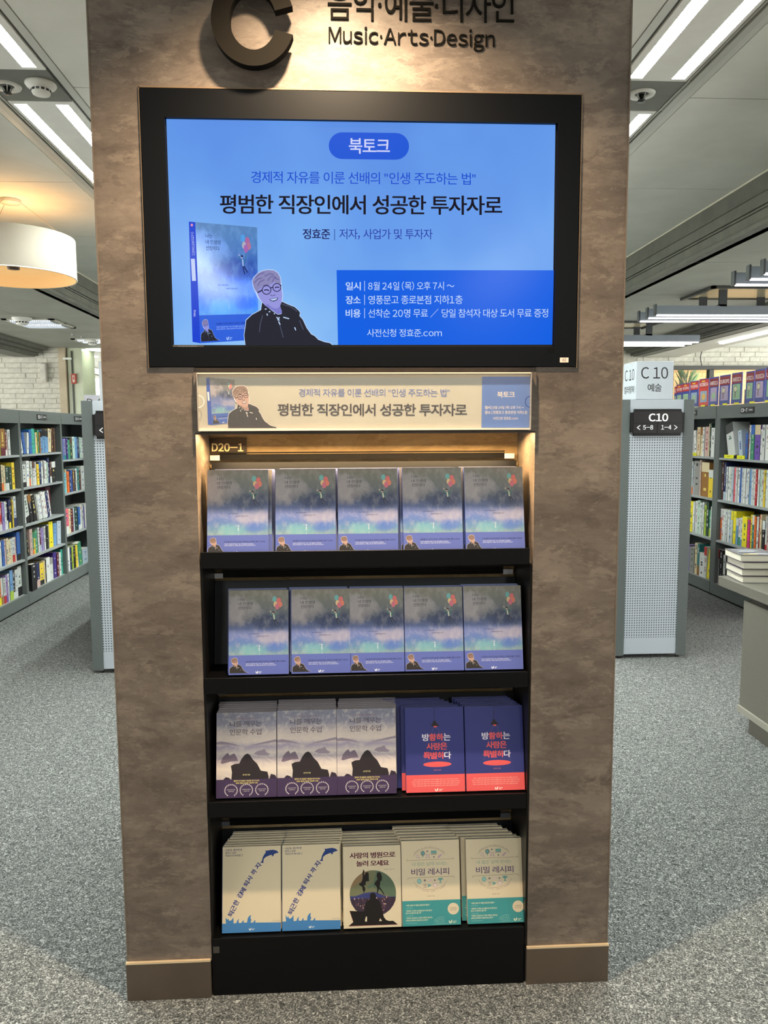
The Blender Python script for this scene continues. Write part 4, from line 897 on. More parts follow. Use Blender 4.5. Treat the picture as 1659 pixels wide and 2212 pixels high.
TIER = ['top', 'second', 'third', 'bottom']
DESC = {'balloon': 'balloon-cover paperback', 'mist': 'misty-mountain paperback', 'navy': 'navy lamp-cover paperback', 'dolphin': 'cream dolphin-cover paperback', 'night': 'night-circle paperback', 'teal': 'cream teal-banded paperback'}
def place(k, x, z, y, n, label, group, front, dx=0, yaw=0, hh=None, sx=1):
    o = bpy.data.objects.new('paperback', k.cover); C.objects.link(o)
    o.rotation_euler = (-LEAN, 0, yaw); o.location = (x, y, z)
    if hh: o.scale = (sx, 1, hh/k.h)
    p = bpy.data.objects.new('page_block', k.pages); p.parent = o; C.objects.link(p)
    if front:
        for nm, me in k.parts:
            q_ = bpy.data.objects.new(nm, me); q_.parent = o; C.objects.link(q_)
    tag(o, label, 'book', group); return o
def stack(tier, pos, k, pxTL, pxBL, n, shift=0, word=None, dz=0, topoff=0):
    y0 = .021; B = on(*pxBL, 1, y0)
    y1 = y0+.238*math.sin(LEAN); T = on(*pxTL, 1, y1); z0 = SZ[tier]+dz; L = (T.z-z0)/math.cos(LEAN); L = min(max(L, .222), .265)
    rr = random.Random(tier*17+pos); grp = '%ss on the %s tier of the display rack' % (DESC[k.name], TIER[tier])
    for i in range(n):
        ddx = (rr.random()-.5)*.004+shift*i if i else 0; fr = i == 0 or (i == 1 and abs(shift) > .004)
        w_ = word or '%s pile from left' % ORD[pos]
        if i == 0: lab = '%s, front of %s, %s rack tier' % (DESC[k.name], w_, TIER[tier])
        else: lab = '%s, %s back in %s, %s rack tier' % (DESC[k.name], ORD[i], w_, TIER[tier])
        place(k, B.x+ddx, z0+.0036, y0+i*(k.t+.0006)/math.cos(LEAN), n, lab, grp, fr, hh=L-(rr.random()*.002 if i else 0), sx=.918 if (tier, pos) == (1, 2) else 1)
# top tier
for i, (tl, bl, n, sh) in enumerate((((446, 1018), (447, 1192), 3, .0075), ((592, 1016), (595, 1190), 3, .004), ((727, 1015), (731, 1188), 3, .003), ((868, 1013), (872, 1187), 3, -.006), ((1003, 1012), (1007, 1185), 3, -.005))):
    stack(0, i, K1, tl, bl, n, sh, dz=-.013)
for i, (tl, bl, n, sh) in enumerate((((493, 1279), (494, 1463), 3, -.0045), ((629, 1276), (630, 1459), 3, -.004), ((757, 1274), (757, 1457), 3, .0), ((874, 1272), (876, 1453), 3, 0), ((1002, 1269), (1005, 1451), 3, -.0015))):
    stack(1, i, K1, tl, bl, n, sh)
for i, (k, tl, bl, n, sh) in enumerate(((K2, (467, 1543), (467, 1727), 7, -.001), (K2, (598, 1538), (599, 1724), 7, -.0005), (K2, (729, 1535), (729, 1722), 7, .001), (K3, (877, 1532), (878, 1716), 6, -.012), (K3, (1005, 1529), (1008, 1712), 6, -.005))):
    stack(2, i, k, tl, bl, n, sh)
for i, (k, tl, bl, n, sh) in enumerate(((K4, (479, 1833), (480, 2020), 7, .003), (K4, (608, 1829), (610, 2014), 7, .001), (K5, (741, 1831), (743, 2011), 6, -.002), (K6, (866, 1820), (870, 2003), 6, -.004), (K6, (1007, 1816), (1011, 1998), 6, -.012))):
    stack(3, i, k, tl, bl, n, sh)

# ================================================================== GONDOLA ENDS
def gondola(x0, x1, y, side, lab, depth=2.6):
    g = empty('gondola_shelf', ((x0+x1)/2, y, 0), 0, lab, 'shelf unit', 'grey gondola shelf ends'); hw = (x1-x0)/2; e = .073
    box('end_post', (-hw, 0, .02), (-hw+e, .05, 1.838), METD, g, .001); box('end_post', (hw-e, 0, .02), (hw, .05, 1.838), METD, g, .001)
    p = box('perforated_panel', (-hw+e, .004, .03), (hw-e, .03, 1.838), PEG, g)
    box('shelf_body', (-hw+.02, .05, .04), (hw-.02, depth, 1.80), METG, g)
    for x in (-hw+.05, hw-.05): lathe('foot', [(0, 0), (.016, 0), (.012, .03), (0, .03)], M((60, 60, 60), .4), g, (x, .03, 0), 12)
    sg_ = empty('sign_panel'); bpy.data.objects.remove(sg_)
    z0, z1 = 1.588, 1.772; w = .19
    bm = bmesh.new(); addbox(bm, (-w, -.014, z0), (w, .004, z1)); bmesh.ops.bevel(bm, geom=[e_ for e_ in bm.edges if abs(e_.verts[0].co.x-e_.verts[1].co.x) < 1e-6 and abs(e_.verts[0].co.z-e_.verts[1].co.z) < 1e-6], offset=.024, segments=5, affect='EDGES')
    fr = done(bm, 'sign_frame', M((9, 9, 10), .4, spec=.3), g)
    for a, b, c, d in ((-.172, .172, z1-.095, z1-.017), (-.172, -.004, z0+.018, z1-.099), (.0, .172, z0+.018, z1-.099)): box('sign_tile', (a, -.016, c), (b, -.0135, d), M((34, 32, 34), .3, spec=.3), fr)
    return g, fr
gR, frR = gondola(1.845, 2.372, 3.178, 'R', 'grey gondola shelf end with C10 sign panel, right of the pillar')
gL, frL = gondola(-1.785, -1.258, 3.083, 'L', 'grey gondola shelf end half hidden left of the pillar')
WT = M((236, 238, 240), .4)
A = Art(lambda x, y: (x, y)); A.step = .00015
def T2(A, s, x0, z, x1, h, m, bold=0, L=1):
    vs, fs, gx, gy, gw, gh = glyphs(s, bold)
    for q, (ox, oy) in enumerate(OFFS if bold > 0 else ((0, 0),)):
        ox *= bold/gw*(x1-x0); oy *= bold/gh*h
        A.put([(x0+ox+(x-gx)/gw*(x1-x0), z+oy+(y-gy)/gh*h) for x, y in vs], fs, m, L+q*.25)
T2(A, 'C10', -.063, 1.688, .070, .052, WT, .03); T2(A, '<', -.146, 1.629, -.124, .032, WT, .04); T2(A, '5-8', -.103, 1.631, -.033, .030, WT, .02); T2(A, '1-4', .026, 1.631, .096, .030, WT, .02); T2(A, '>', .117, 1.629, .139, .032, WT, .04)
a_ = A.build('sign_lettering', frR); a_.location.y = -.0165
A = Art(lambda x, y: (x, y)); T2(A, '<', -.146, 1.629, -.124, .032, WT, .04); T2(A, '1-4', -.103, 1.631, -.033, .030, WT, .02); T2(A, 'D20', -.063, 1.688, .070, .052, WT, .03); a_ = A.build('sign_lettering', frL); a_.location.y = -.0165
q0 = on(1486, 1290, 1, 3.3); q1 = on(1484, 1380, 1, 3.3)
tag(box('white_board', (2.376, 3.25, q1.z), (2.390, 3.9, q0.z), M((214, 220, 204), .4)), 'thin white board leaning on the low right side of the C10 gondola', 'board')
# lit box sign
x0, x1 = on(1375, 800, 1, 3.19).x, on(1455, 800, 1, 3.19).x; yb = yat(1346, x0, 1.95) if False else 3.19+.62
def yfor(px, X, z):
    lo, hi = 3.0, 6.0
    for _ in range(40):
        m_ = (lo+hi)/2
        if pj(X, m_, z)[0] > px: lo = m_
        else: hi = m_
    return lo
yb = yfor(1346, x0, 1.95)
zt = on(1400, 780, 1, 3.19).z
bs = box('box_sign', (x0, 3.19, 1.838), (x1, yb, zt), M((178, 186, 194), .4), None, .003); tag(bs, 'white box sign reading C 10 on top of the right gondola', 'sign')
def PB(px, py):
    p = on(px, py, 1, 3.19); return p.x, p.z
A = Art(PB); kk = M((22, 22, 26), .4); A.text('C 10', 1385, 818, 1443, 25, kk, 1, .004); A.text('예술', 1399, 846, 1429, 17, kk, 1, .006); a_ = A.build('sign_lettering', bs); a_.location.y = 3.189
d_ = yb-3.19
A = Art(lambda x, y: (x, y)); A.step = .00015; T2(A, 'C 10', d_*.14, 1.975, d_*.86, .077, kk, .004); T2(A, '컬러링북', d_*.12, 1.885, d_*.88, .052, kk, .004); a_ = A.build('sign_lettering', bs); a_.rotation_euler = (0, 0, -math.pi/2); a_.location = (x0-.001, yb, 0)
# box sign of the far gondola D 43
q = on(181, 853, 1, 7.1); q2 = on(181, 862, 1, 7.099)
bd = box('box_sign', (q.x, 7.1, 1.85), (q.x+.42, 7.5, q.z), M((206, 206, 216), .3)); tag(bd, 'pale box sign with the letter D, peeking over the left gondola', 'sign')
def PD(px, py):
    p = on(px, py, 1, 7.1); return p.x, p.z
A = Art(PD); A.text('D 43', 188, 877, 232, 16, kk, 1, .0); a_ = A.build('sign_lettering', bd); a_.location.y = 7.099
g3 = empty('gondola_shelf', (q.x+.36, 7.1, 0), 0, 'farther grey gondola under the D box sign', 'shelf unit', 'grey gondola shelf ends'); box('shelf_body', (-.26, 0, 0), (.26, 1.6, 1.849), METG, g3); print('D', q.x)

# ================================================================== BOOKCASES
CK = {'w': (214, 218, 216), 'W': (230, 232, 230), 'k': (22, 22, 26), 'r': (190, 40, 46), 'm': (96, 26, 44), 'o': (230, 112, 40), 'y': (238, 208, 60), 'Y': (244, 228, 40), 'c': (222, 206, 168), 't': (150, 104, 52), 'b': (54, 102, 184), 's': (112, 158, 206), 'n': (32, 40, 92),
      'l': (148, 130, 190), 'p': (62, 40, 130), 'P': (112, 84, 170), 'g': (62, 142, 108), 'G': (40, 66, 56), 'e': (66, 176, 154), 'E': (40, 122, 122), 'f': (190, 216, 200), 'h': (150, 150, 146), 'a': (206, 176, 168), 'd': (92, 62, 50), 'q': (96, 176, 196), 'i': (232, 106, 120), 'j': (226, 60, 130), 'L': (170, 200, 60), 'D': (70, 72, 72), 'x': (184, 200, 214)}
CN = {'w': 'off-white', 'W': 'white', 'k': 'black', 'r': 'red', 'm': 'maroon', 'o': 'orange', 'y': 'yellow', 'Y': 'bright yellow', 'c': 'cream', 't': 'tan', 'b': 'blue', 's': 'sky blue', 'n': 'navy', 'l': 'lavender', 'p': 'deep purple', 'P': 'purple', 'g': 'green', 'G': 'dark green', 'e': 'turquoise', 'E': 'teal', 'f': 'mint', 'h': 'grey', 'a': 'pale pink', 'd': 'brown', 'q': 'cyan', 'i': 'salmon', 'j': 'magenta', 'L': 'lime', 'D': 'charcoal', 'x': 'pale blue'}
def shelfbook(X, f, ya, yb, z, h, dep, c, foot, top, lean, inset, label, group, rr):
    """f=+1: spine faces +x (left run), -1: spine faces -x"""
    t = abs(yb-ya)-.002; t = max(t, .008); ym = min(ya, yb)
    bm = bmesh.new(); xs = X-f*inset; xe = xs-f*dep
    def B(a, b, mi): addbox(bm, a, b, mi)
    g = .0018
    B((xs, 0, 0), (xe, g, h), 0); B((xs, t-g, 0), (xe, t, h), 0); B((xs, 0, 0), (xs-f*g, t, h), 0); B((xs-f*g, g, .003), (xe, t-g, h-.004), 1)
    mats = [M(CK[c], .4), PAGE]
    sp = xs+f*.0004
    lum = sum(CK[c]); mk = rr.choice([(40, 42, 52), (60, 80, 150), (150, 40, 50), (50, 50, 50), (70, 110, 90)]) if lum > 330 else rr.choice([(220, 220, 214), (226, 206, 120), (210, 210, 214)])
    k = len(mats); mats.append(M(mk, .5)); z1 = h*(.93 if not top else .78); zz = z1
    while zz > h*.2 and t > .012:
        dh = h*rr.choice((.03, .05, .08)); tw = t*rr.choice((.16, .24, .34))
        if rr.random() < .55: B((sp-f*.0006, t/2-tw/2, zz-dh), (sp, t/2+tw/2, zz), k)
        zz -= dh+h*rr.choice((.01, .02, .09))
    for part_, (z0_, z1_) in ((foot, (0, h*(.30 if rr.random() < .5 else .22))), (top, (h*.72, h))):
        if part_:
            k = len(mats); mats.append(M(CK[part_], .4)); B((xs+f*.0006, -.0002, z0_), (xs-f*.001, t+.0002, z1_), k)
    bmesh.ops.translate(bm, verts=bm.verts, vec=(-xs, -t/2, 0))
    o = done(bm, 'book', mats); o.location = (xs, ym+t/2, z+.0008)
    if lean: o.rotation_euler = (math.radians(lean), 0, 0); o.location.z = z+.0008+abs(math.sin(math.radians(lean)))*t/2
    tag(o, label, 'book', group); return o
TOK = re.compile(r'([\d.]+)-([\d.]+):(\w)(?:/(\w))?(?:\\(\w))?(?:\^([\d.]+))?(?:~(-?\d+))?(?:>([\d.]+))?')
BAY = {('left', 'near'): (4.166, 5.160), ('left', 'middle'): (5.212, 6.206), ('left', 'far'): (6.26, 7.25), ('right', 'near'): (4.166, 5.165), ('right', 'far'): (5.276, 6.27)}
def row(X, f, zs, rowspec, hmax, bay, shelf, run, seed):
    rr = random.Random(seed); toks = TOK.findall(rowspec); n = 0; prev = None
    for a, b, c, foot, top, hf, lean, ins in toks:
        h = hmax*(float(hf) if hf else rr.uniform(.80, .93)); zm = zs+h/2
        Xp = X-f*.03; ya, yb = yat(float(a), Xp, zm), yat(float(b), Xp, zm)
        lo, hi = sorted((ya, yb)); b0, b1 = BAY[run, bay]; lo, hi = max(lo, b0), min(hi, b1)
        if prev is not None:
            if f > 0 and lo < prev: lo = prev
            if f < 0 and hi > prev: hi = prev
        if hi-lo < .006: continue
        prev = hi if f > 0 else lo
        hi_ = hi
        d = CN[c]+' book'+(' with %s foot' % CN[foot] if foot else '')
        lab = '%s, %s from left, %s shelf, %s bay, %s bookcase' % (d, ORD[n], shelf, bay, run)
        shelfbook(X, f, lo, hi_, zs, h, .17, c, foot, top, float(lean) if lean else 0, float(ins) if ins else .03+rr.random()*.008, lab, 'books on the %s shelf, %s bay, %s bookcase' % (shelf, bay, run), rr)
        n += 1
def bookcase(X, f, y0, y1, ztop, zhead, shelves, zbase, lab, sign, dep=.28, bt=None):
    t = empty('bookcase', (X, (y0+y1)/2, 0), 0, lab, 'bookcase', 'grey metal bookcases'); L0 = Vector(t.location)
    def b_(n, a, b, m, bev=0): return box(n, Vector(a)-L0, Vector(b)-L0, m, t, bev)
    xb = X-f*dep; s = .022
    b_('side_panel', (X, y0+.001, .015), (xb, y0+s, ztop), METG); b_('side_panel', (X, y1-s, .015), (xb, y1-.001, ztop), METG)
    b_('back_panel', (xb, y0, .015), (xb+f*.01, y1, ztop), METD)
    b_('header_panel', (X+f*.004, y0+.002, zhead), (X-f*.02, y1-.002, ztop), METG, .001); b_('top_panel', (X, y0+.002, ztop-.01), (xb, y1-.002, ztop), METG)
    for z in shelves:
        b_('shelf', (X-f*.002, y0+s, z-.02), (xb, y1-s, z), METL, .001)
    b_('base_panel', (X+f*.004, y0+.002, .018), (X-f*.02, y1-.002, zbase), METG, .001); b_('base_shelf', (X-f*.02, y0+s, zbase-.02), (xb, y1-s, zbase), METL)
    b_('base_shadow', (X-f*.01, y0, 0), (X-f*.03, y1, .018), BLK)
    if sign:
        yc = (y0+y1)/2; zc = (ztop+zhead)/2+.004; w, h = .115, .028
        pt_ = b_('label_plate', (X+f*.004, yc-w, zc-h), (X+f*.010, yc+w, zc+h), M((48, 50, 52), .3))
        A = Art(lambda x, y: (x, y)); A.step = .00015; T2(A, sign, -w+.012, -h*.55, .005, h*1.15, WT, .03); A.rect(.03, -h*.2, w-.02, h*.3, M((170, 172, 172)), 1)
        o = A.build('plate_lettering', pt_); o.rotation_euler = (0, 0, math.pi/2 if f > 0 else -math.pi/2); o.location = (f*.011, yc-L0.y, zc)
    return t
XL, XR = -3.05, 3.55
LZ = [1.430, 1.120, .772, .458]; LZ3 = [on(137, 994, 0, XL).z, on(141, 1067, 0, XL).z, on(145.6, 1156, 0, XL).z]
bookcase(XL, 1, 4.14, 5.185, 1.84, 1.72, LZ, .125, 'grey metal bookcase at the left picture edge, nearest bay', 'D20-6')
bookcase(XL, 1, 5.187, 6.232, 1.84, 1.72, LZ, .125, 'grey metal bookcase at left, middle bay of the three', 'D20-7')
bookcase(XL, 1, 6.234, 7.28, 1.84, 1.72, LZ3, .125, 'grey metal bookcase at left, farthest bay beside the gondola', 'D20-8')
Ls = ['top', 'second', 'third', 'fourth', 'bottom']
near = ["0-1.5:L 1.5-12:t/m^.95 12-15:m/W 15-18:a^.8 18-23.5:w^.92",
        "0-4:k 4-8:c/o 8-12:c 12-20:G/w 20-26:G 26-32:y^.95",
        "0-5:r/w 5-11:l/l 11-15:W 15-19:k/W 19-23:n/Y 23-27:k 27-30:y 30-35.5:w/n^.95",
        "0-5:w 5-11:b 11-15:a 15-20:c 20-25:c 25-28.5:w/c 28.5-34:w/r 34-37:a/c 37-44:b/k^1",
        "0-4:o/Y 4-8.5:w/t 8.5-14:w/r 14-18.5:l/P 18.5-22:w 22-29:s/L^.98 29-34:k/w^.97 34-40:w^.92 40-48.5:w/k^1"]
mid = ["46-51.5:W^.8~14 51.5-56.5:b^.8~12 57-62:w^.8~-8 63-69:b^.92 69-76:e^.96 76-78.5:w 78.5-82:y 82-85:g 85-88:t 88-92:s\\k 92-96:s\\k 96-100:s\\k 100-104:s\\k 104-111:c^.95~-6 112-116:d^1 116-119.5:d^1",
       "48.5-57:w/k^.84 57-63.5:W^.95~-4 63.5-67:D/o 67-71.5:w 71.5-77:w\\d 77-80:W 80-85.5:y 86-90:n\\b 90-94:w 94-97:h/w 97-101:W 101-104:f 104-108:n^1 108-112:d/w 112-120:k\\w",
       "54-58:W^.8~13 58-66:w/k^.9~13 66-73:k\\t^.9~13 73-80:k^.88~13 80-84:h~13 84-88:w~13 88-93:W~13 93-98:w~13 98-103:W^.9~13 103-108:n^.9~13 108-112:W^.92~13 114-124:m^1>.1",
       "58-60.5:W^.6~12 60.5-64:k^.8~10 65-71:a^.95 71-74:g/o 74-77:y\\g 77-82.5:g 82.5-86:w 86-89:m/x 89-93:l 93-96:l 96-99:W 99-105:k 105-107.5:w 107.5-116:Y^1 116-123:s~-5 123-131:x^.92~-5",
       "62-73:k^.92>.0 73-76.5:D 76.5-81:n/a 81-87:n/a 87-96:y/k^.78 96-99:c 99-101:k 101-109:W 109-116:w\\h 117-124:p^.98 124-128.5:m 128.5-133:w 133-141:e^.97"]
far = ["134-138:b 138-144:l/E 144-147:p 147-152:g 152-157:G\\d 157-162.5:f^.95 162.5-168:s^.94 168-172:n 172-176:f 176-184:w",
       "138-143:q 143-145.5:c 145.5-150:o 150-154:n 154-157.5:b 157.5-162:d 162-165:D 165-168:W 168-172:E 172-175:m 175-183:w^.98 183-190:w",
       "141-149:i/w^.9 149-153:c 153-159.5:m 159.5-162.5:x 162.5-169.5:G 169.5-174:b/w 174-178:W 178-181:w 181-183.5:P 183.5-192:W",
       "146-152:W^.82 152-156:n^.8 156-159:L^.8 159-164:k^.8 164-168:y^.8 168-171:w^.8 171-178:g^.84~10 179-192:x^.55"]
for k in range(5):
    zz = (LZ+[.125])[k]; hm = [.27, .275, .32, .285, .30][k]*.93
    row(XL, 1, zz, near[k], hm, 'near', Ls[k], 'left', 10+k); row(XL, 1, zz, mid[k], hm, 'middle', Ls[k], 'left', 20+k)
for k in range(4):
    zz = (LZ3+[.125])[k]; row(XL, 1, zz, far[k], [.28, .30, .33, .34][k]*.92, 'far', ['top', 'second', 'third', 'bottom'][k], 'left', 30+k)
RZ = [1.358, .952, .558]
bookcase(XR, -1, 4.14, 5.19, 1.858, 1.735, RZ, .128, 'grey metal bookcase at right with the C9-7 plate, nearer bay', 'C9-7')
bookcase(XR, -1, 5.25, 6.30, 1.858, 1.735, RZ, .128, 'grey metal bookcase at right beside the C10 gondola, farther bay', 'C9-8')
box('bookcase_post', (XR, 5.192, .015), (XR+.28, 5.248, 1.858), METG).__setitem__('label', 'grey upright post joining the two right bookcases'); bpy.data.objects['bookcase_post']['category'] = 'post'
rs = ['top', 'second', 'third', 'bottom']
rfar = ["1495-1500:w^.72~-10 1500-1505:W^.72~-10 1505-1512:c^.82 1512-1517:c\\t^.82 1517-1521:W^.82 1521-1529:a^.83 1529-1531.5:c 1531.5-1535:G^.92 1535-1543:W^.80",
        "1490-1493:w 1493-1496:w/o 1496-1498.5:x 1498.5-1510:h^.92 1510-1513.5:a^.95 1513.5-1530:t\\c^.90 1530-1540:y\\w^.72",
        "1486-1489:k 1489-1496:Y^.86 1496-1500:W^.86 1500-1505:w 1505-1511:f 1511-1516:w 1516-1519.5:W 1519.5-1524:L 1524-1530:G 1530-1534:g/L^.72 1534-1540:W",
        "1484-1489:P^.7 1489-1499:h^.66 1499-1505:c^.8 1505-1510:E/t^.8 1510-1520:W^.60 1520-1526:w\\r^.78 1526-1534:Y^.72~8"]
rnear = ["1574-1590:w\\D^.88~-16 1596-1604:x^.72~-10 1609-1614:b^.66 1614-1618:d^.86 1618-1621.5:W^.86 1621.5-1629:g\\b^.86 1629-1641:P\\c^.86 1641-1645:W^.75 1645-1652:w^.86 1652-1660:W^.86 1660-1668:a^.85",
         "1548-1552:i^.93 1552-1555.5:r^1 1555.5-1562:d^1 1562-1566.5:n/x^.95 "+' '.join('%.1f-%.1f:%s^.84' % (1566.5+i*4.3, 1566.5+(i+1)*4.3, c) for i, c in enumerate('wWwxiwWbwWwwswWrwfwyWwwiwWx')),
         "1547-1551:i^.82 1551-1554:W^.82 1554-1558:o\\w^.82 1558-1562:w^.82 1562-1566:W^.82 1566-1570:w^.82 1570-1574:W^.82 1574-1578:x^.82 1578-1582:w\\Y^.82 1582-1588:Y^.82 1588-1593:s\\w^.66 1593-1598:w/g^.68 1598-1602:W/s^.70 1602-1613:Y^.74 1613-1618:j^.68 1619-1623:y^.82 1623-1628:E\\w^.82 1628-1632.5:o^.8 1632.5-1637:W^.8 1637-1641:r^.85 1641-1645:c 1645-1651:k\\w^.74 1651-1655:w/r^.86 1655-1661:a^.86 1661-1668:w",
         "1548-1552.5:w\\r^.82 1552.5-1560:k/r^.82 1560-1565:W/b^.72 1565-1569.5:k^.82 1569.5-1576:w/r^.84 1576-1589:c/b^.84 1590-1594:k^.7 1594-1599:c^.6 1599-1604:d^.6 1604-1609:k^.6 1609-1613:a^.6 1613-1619:o^.6 1619-1626:o^.6 1626-1634:k^.7"]
for k in range(4):
    zz = (RZ+[.128])[k]; hm = [.36, .385, .375, .41][k]
    row(XR, -1, zz, rfar[k], hm, 'far', rs[k], 'right', 50+k); row(XR, -1, zz, rnear[k], hm, 'near', rs[k], 'right', 60+k)
for k, (a, b, wd_) in enumerate(((1494, 1504.5, 'farther bay'), (1565, 1585, 'nearer bay, left one'), (1592.5, 1609, 'nearer bay, right one'))):
    ya, yb_ = yat(a, XR-.001, 1.38), yat(b, XR-.001, 1.38)
    tg = box('shelf_tag', (XR-.004, min(ya, yb_), 1.36), (XR+.001, max(ya, yb_), 1.392), M((236, 236, 40), .5)); tag(tg, 'yellow shelf tag on the top shelf, right bookcase, %s' % wd_, 'tag', 'yellow shelf tags')
    A = Art(lambda x, y: (x, y)); A.rect(-.03, .014, .03, .018, M((110, 110, 40)), 1); a_ = A.build('tag_print', tg); a_.rotation_euler = (0, 0, -math.pi/2); a_.location = (XR-.005, (ya+yb_)/2, 1.36)

# ---------------------------------------------------------------- travel maps in acrylic pockets on the right bookcases
def mapbook(pa, pb_, zb, h, text, red, lab, inset=.02, sub=(232, 190, 60), magn=True, lean=0, pic=(150, 176, 196)):
    X = XR+inset; ya, yb_ = yat(pa, X, zb+h/2), yat(pb_, X, zb+h/2); w = abs(ya-yb_)
    o = box('travel_map', (0, 0, 0), (w, .006, h), M((58, 72, 150), .35)); o.location = (X, max(ya, yb_), zb); o.rotation_euler = (0, math.radians(0), -math.pi/2)
    A = Art(lambda u, v: (u*w, (1-v)*h)); A.step = .00015
    if red == 2: A.rect(0, .06, 1, 1, M((206, 66, 58), .35), 1)
    A.rect(.02, .03 if red else .05, .98, .34, M((196, 52, 46), .35) if red else M((140, 44, 50), .35), 1.5)
    A.text(text, .08, .28, .92, .13, M((236, 232, 230)), 2, .02)
    A.rect(.15, .37 if not red else .45, .85, .86, M(pic, .4), 2)
    if magn: A.ell(.40, .52, .16, .10, M((206, 200, 170)), 3, 20); A.arc(.40, .52, .16, .10, 0, 6.28, .02, M((70, 60, 54)), 3.2, 16); A.line([(.40, .62), (.38, .80)], .07, M((112, 74, 60)), 3)
    else: A.ell(.5, .66, .2, .12, M((232, 190, 90) if red == 2 else (160, 196, 150)), 3, 10)
    if red: A.rect(.25, .07, .62, .12, M(sub), 2)
    o2 = A.build('map_cover', o); o2.location.y = -.0004
    tag(o, lab, 'map', 'folded travel maps on the right bookcases'); return o
zb = 1.862
MP = [(1456, 1461, .235, '도', 1, 'red sliver of a map behind the C 10 box sign', False), (1461, 1473.5, .25, '인천', 1, 'red and blue map, leftmost whole one beside the box sign', False), (1473.5, 1489, .255, '대구광역시', 1, 'red and blue map, second beside the box sign', False), (1490.5, 1508.5, .265, '부산광역시', 1, 'red and blue city map just left of the KOREA map', False),
      (1510, 1530.5, .275, 'KOREA', 2, 'mostly red map titled KOREA', False), (1532, 1551.5, .275, 'AMERICA', 0, 'blue map titled AMERICA right of the KOREA map', False), (1554, 1576.5, .28, 'EUROPE', 0, 'blue map titled EUROPE with a magnifying glass', True),
      (1580, 1602.5, .285, 'AMERICA', 0, 'blue map titled AMERICA right of the EUROPE map', True), (1611, 1628.5, .28, 'AFRICA', 0, 'blue map with magnifying glass left of the RUSSIA map', True), (1630, 1652, .285, 'RUSSIA', 0, 'blue map titled RUSSIA', True), (1653.5, 1675, .29, 'USA', 0, 'blue map cut by the right picture edge', False)]
for a, b, h, tx, rd, lb, mg in MP:
    mapbook(a, b, zb+.004, h, tx, rd, lb+', on the bookcase top', .02, magn=mg, pic=((150, 176, 196), (176, 160, 190), (150, 190, 150))[len(lb) % 3])
for k, (pa, pb_) in enumerate(((1455, 1508), (1509, 1553), (1554, 1606), (1608, 1680))):
    X = XR+.006; ya, yb_ = sorted((yat(pa, X, 1.95), yat(pb_, X, 1.95)))
    hd = empty('brochure_holder', (XR, (ya+yb_)/2, 1.858), 0, 'clear acrylic pocket for travel maps on right bookcase top, %s from left' % ORD[k], 'holder', 'acrylic map pockets'); w = (yb_-ya)/2
    box('front_pane', (.006, -w, .0), (.009, w, .13), ACR, hd); box('side_pane', (.006, -w, 0), (.09, -w+.003, .13), ACR, hd); box('side_pane', (.006, w-.003, 0), (.09, w, .13), ACR, hd)
    box('back_pane', (.07, -w, 0), (.074, w, .26), ACR, hd)
    for s in (-.5, .45): box('price_tag', (-.002, s*w-.04, .002), (.004, s*w+.04, .018), M((232, 228, 60), .5), hd)

# ================================================================== DESK AND BOOKS ON IT
dk = empty('display_table', (2.06, 1.2, 0), 0, 'grey laminate display table at the right picture edge', 'table'); DL = Vector(dk.location)
def dbox(n, a, b, m=DESK, bev=0): return box(n, Vector(a)-DL, Vector(b)-DL, m, dk, bev)
ZT_ = .80
dbox('tabletop', (2.06, .1, ZT_-.055), (3.0, 2.12, ZT_), DESK, .002)
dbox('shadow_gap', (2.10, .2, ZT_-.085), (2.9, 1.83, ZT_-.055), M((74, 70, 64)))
dbox('side_panel', (2.075, .2, .135), (2.95, 1.86, ZT_-.085)); dbox('skirt_rail', (2.065, .18, .10), (2.95, 1.865, .135), M((142, 138, 128), .45), .001)
dbox('plinth', (2.10, .22, 0), (2.9, 1.80, .10), M((104, 100, 92), .5))
PG2 = mk_paint('thick_page_block', (206, 202, 188), .03, 400, .8)
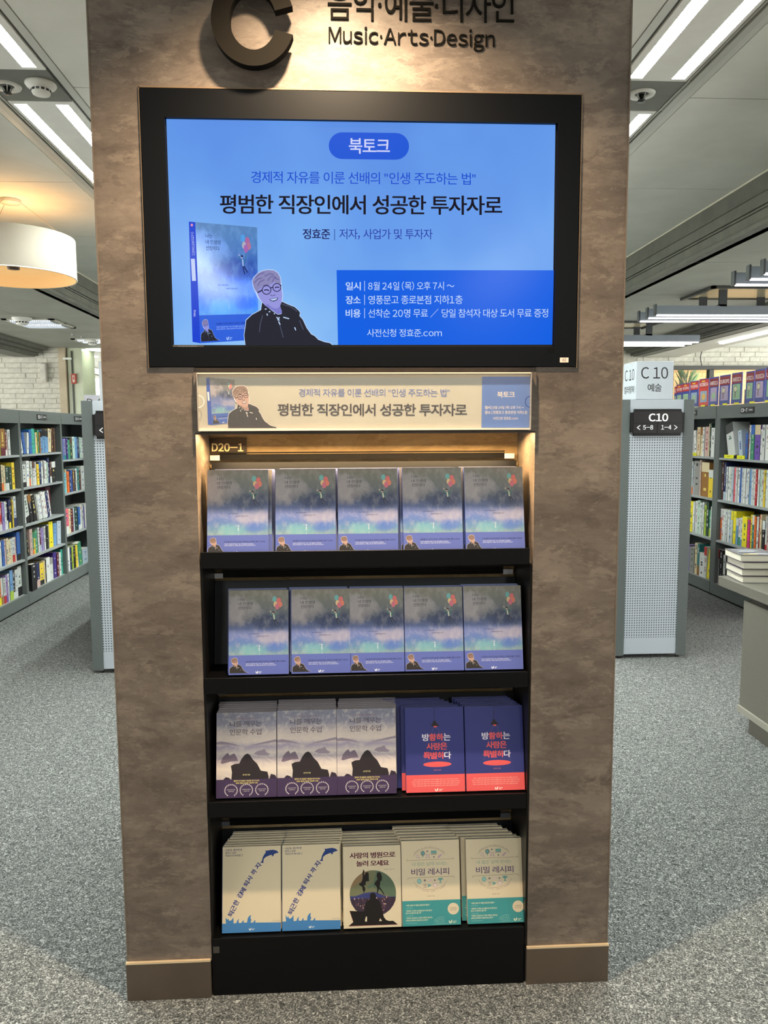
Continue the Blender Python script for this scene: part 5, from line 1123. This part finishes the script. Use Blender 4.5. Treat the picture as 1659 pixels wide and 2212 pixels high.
def thick(x, y, z, w, l, t, rz, lab, i, top=False):
    o = box('hardback_book', (0, 0, 0), (w, -l, .0025), M((60, 50, 66), .4)); o.location = (x, y, z); o.rotation_euler = (0, 0, rz)
    box('page_block', (.003, -.003, .0025), (w-.006, -l+.003, t-.0025), PG2, o); box('front_cover', (0, 0, t-.0025), (w, -l, t), M((92, 92, 96) if top else (60, 50, 66), .3), o)
    if top:
        A = Art(lambda u, v: (u*w, (1-v)*l)); A.step = -.0003
        for a in ((.12, .1, .5, .16, (230, 216, 90)), (.3, .18, .8, .24, (200, 206, 216)), (.1, .3, .55, .36, (56, 64, 96)), (.15, .5, .6, .56, (214, 220, 226)), (.25, .62, .75, .66, (214, 220, 226)), (.1, .75, .7, .8, (180, 186, 196))): A.rect(a[0], a[1], a[2], a[3], M(a[4]), 1)
        p = A.build('cover_print', o); me = p.data
        for v in me.vertices: v.co = (v.co.x, -v.co.z, t+.0006)
    tag(o, lab, 'book', 'thick books piled on the grey table'); return o
zz = ZT_; offs = [(0, 0), (-.004, .004), (.0, -.003), (-.012, .006)]
for i in range(4):
    thick(2.112+offs[i][0], 2.135+offs[i][1], zz, .20, .235, .038, -.12, 'thick pale-edged book on the grey table, left pile, %s' % ('bottom', 'second from bottom', 'third from bottom', 'topmost with grey cover')[i], i, i == 3); zz += .0385
zz = ZT_
for i in range(4):
    thick(2.20, 1.84+(.006 if i % 2 else 0), zz, .20, .26, .038, -.05, 'thick cream-edged book on the grey table, right pile, %s' % ('bottom', 'second from bottom', 'third from bottom', 'topmost')[i], i, False); zz += .0385

# ================================================================== PENDANT DRUM LAMP
lp = empty('pendant_lamp', (-2.022, 2.72, 2.551), 0, 'large white drum pendant lamp glowing warm inside, at left', 'lamp')
lathe('lamp_shade', [(.35, 0), (.352, .004), (.352, .232), (.35, .236), (.347, .236), (.347, .0), (.35, 0)], SHADE, lp, seg=96)
lathe('shade_lining', [(.346, .001), (.346, .23)], INNER, lp, seg=96)
lathe('diffuser', [(0, .07), (.335, .07), (.346, .075)], INNER, lp, seg=64)
lathe('shade_ring', [(.347, 0), (.353, 0), (.353, .006), (.347, .006), (.347, 0)], M((236, 232, 222), .4), lp, seg=96)
lathe('lamp_hub', [(0, .05), (.035, .05), (.035, .068), (0, .07)], M((60, 44, 30), .4), lp, seg=24)
for k in range(3):
    a = math.radians(20+120*k); tube('suspension_wire', [(.33*math.cos(a), .33*math.sin(a), .23), (.05*math.cos(a), .05*math.sin(a), .445)], .0015, M((150, 140, 120), .3, .6), lp, 5)
lathe('ceiling_canopy', [(0, .43), (.06, .43), (.06, .449), (0, .449)], M((220, 216, 204), .4), lp, seg=24)
pl_ = bpy.data.lights.new('lamp_bulb', 'POINT'); pl_.energy = 4; pl_.color = (1, .66, .34); pl_.shadow_soft_size = .1; po = bpy.data.objects.new('lamp_bulb', pl_); po.location = (-2.022, 2.72, 2.70); C.objects.link(po)
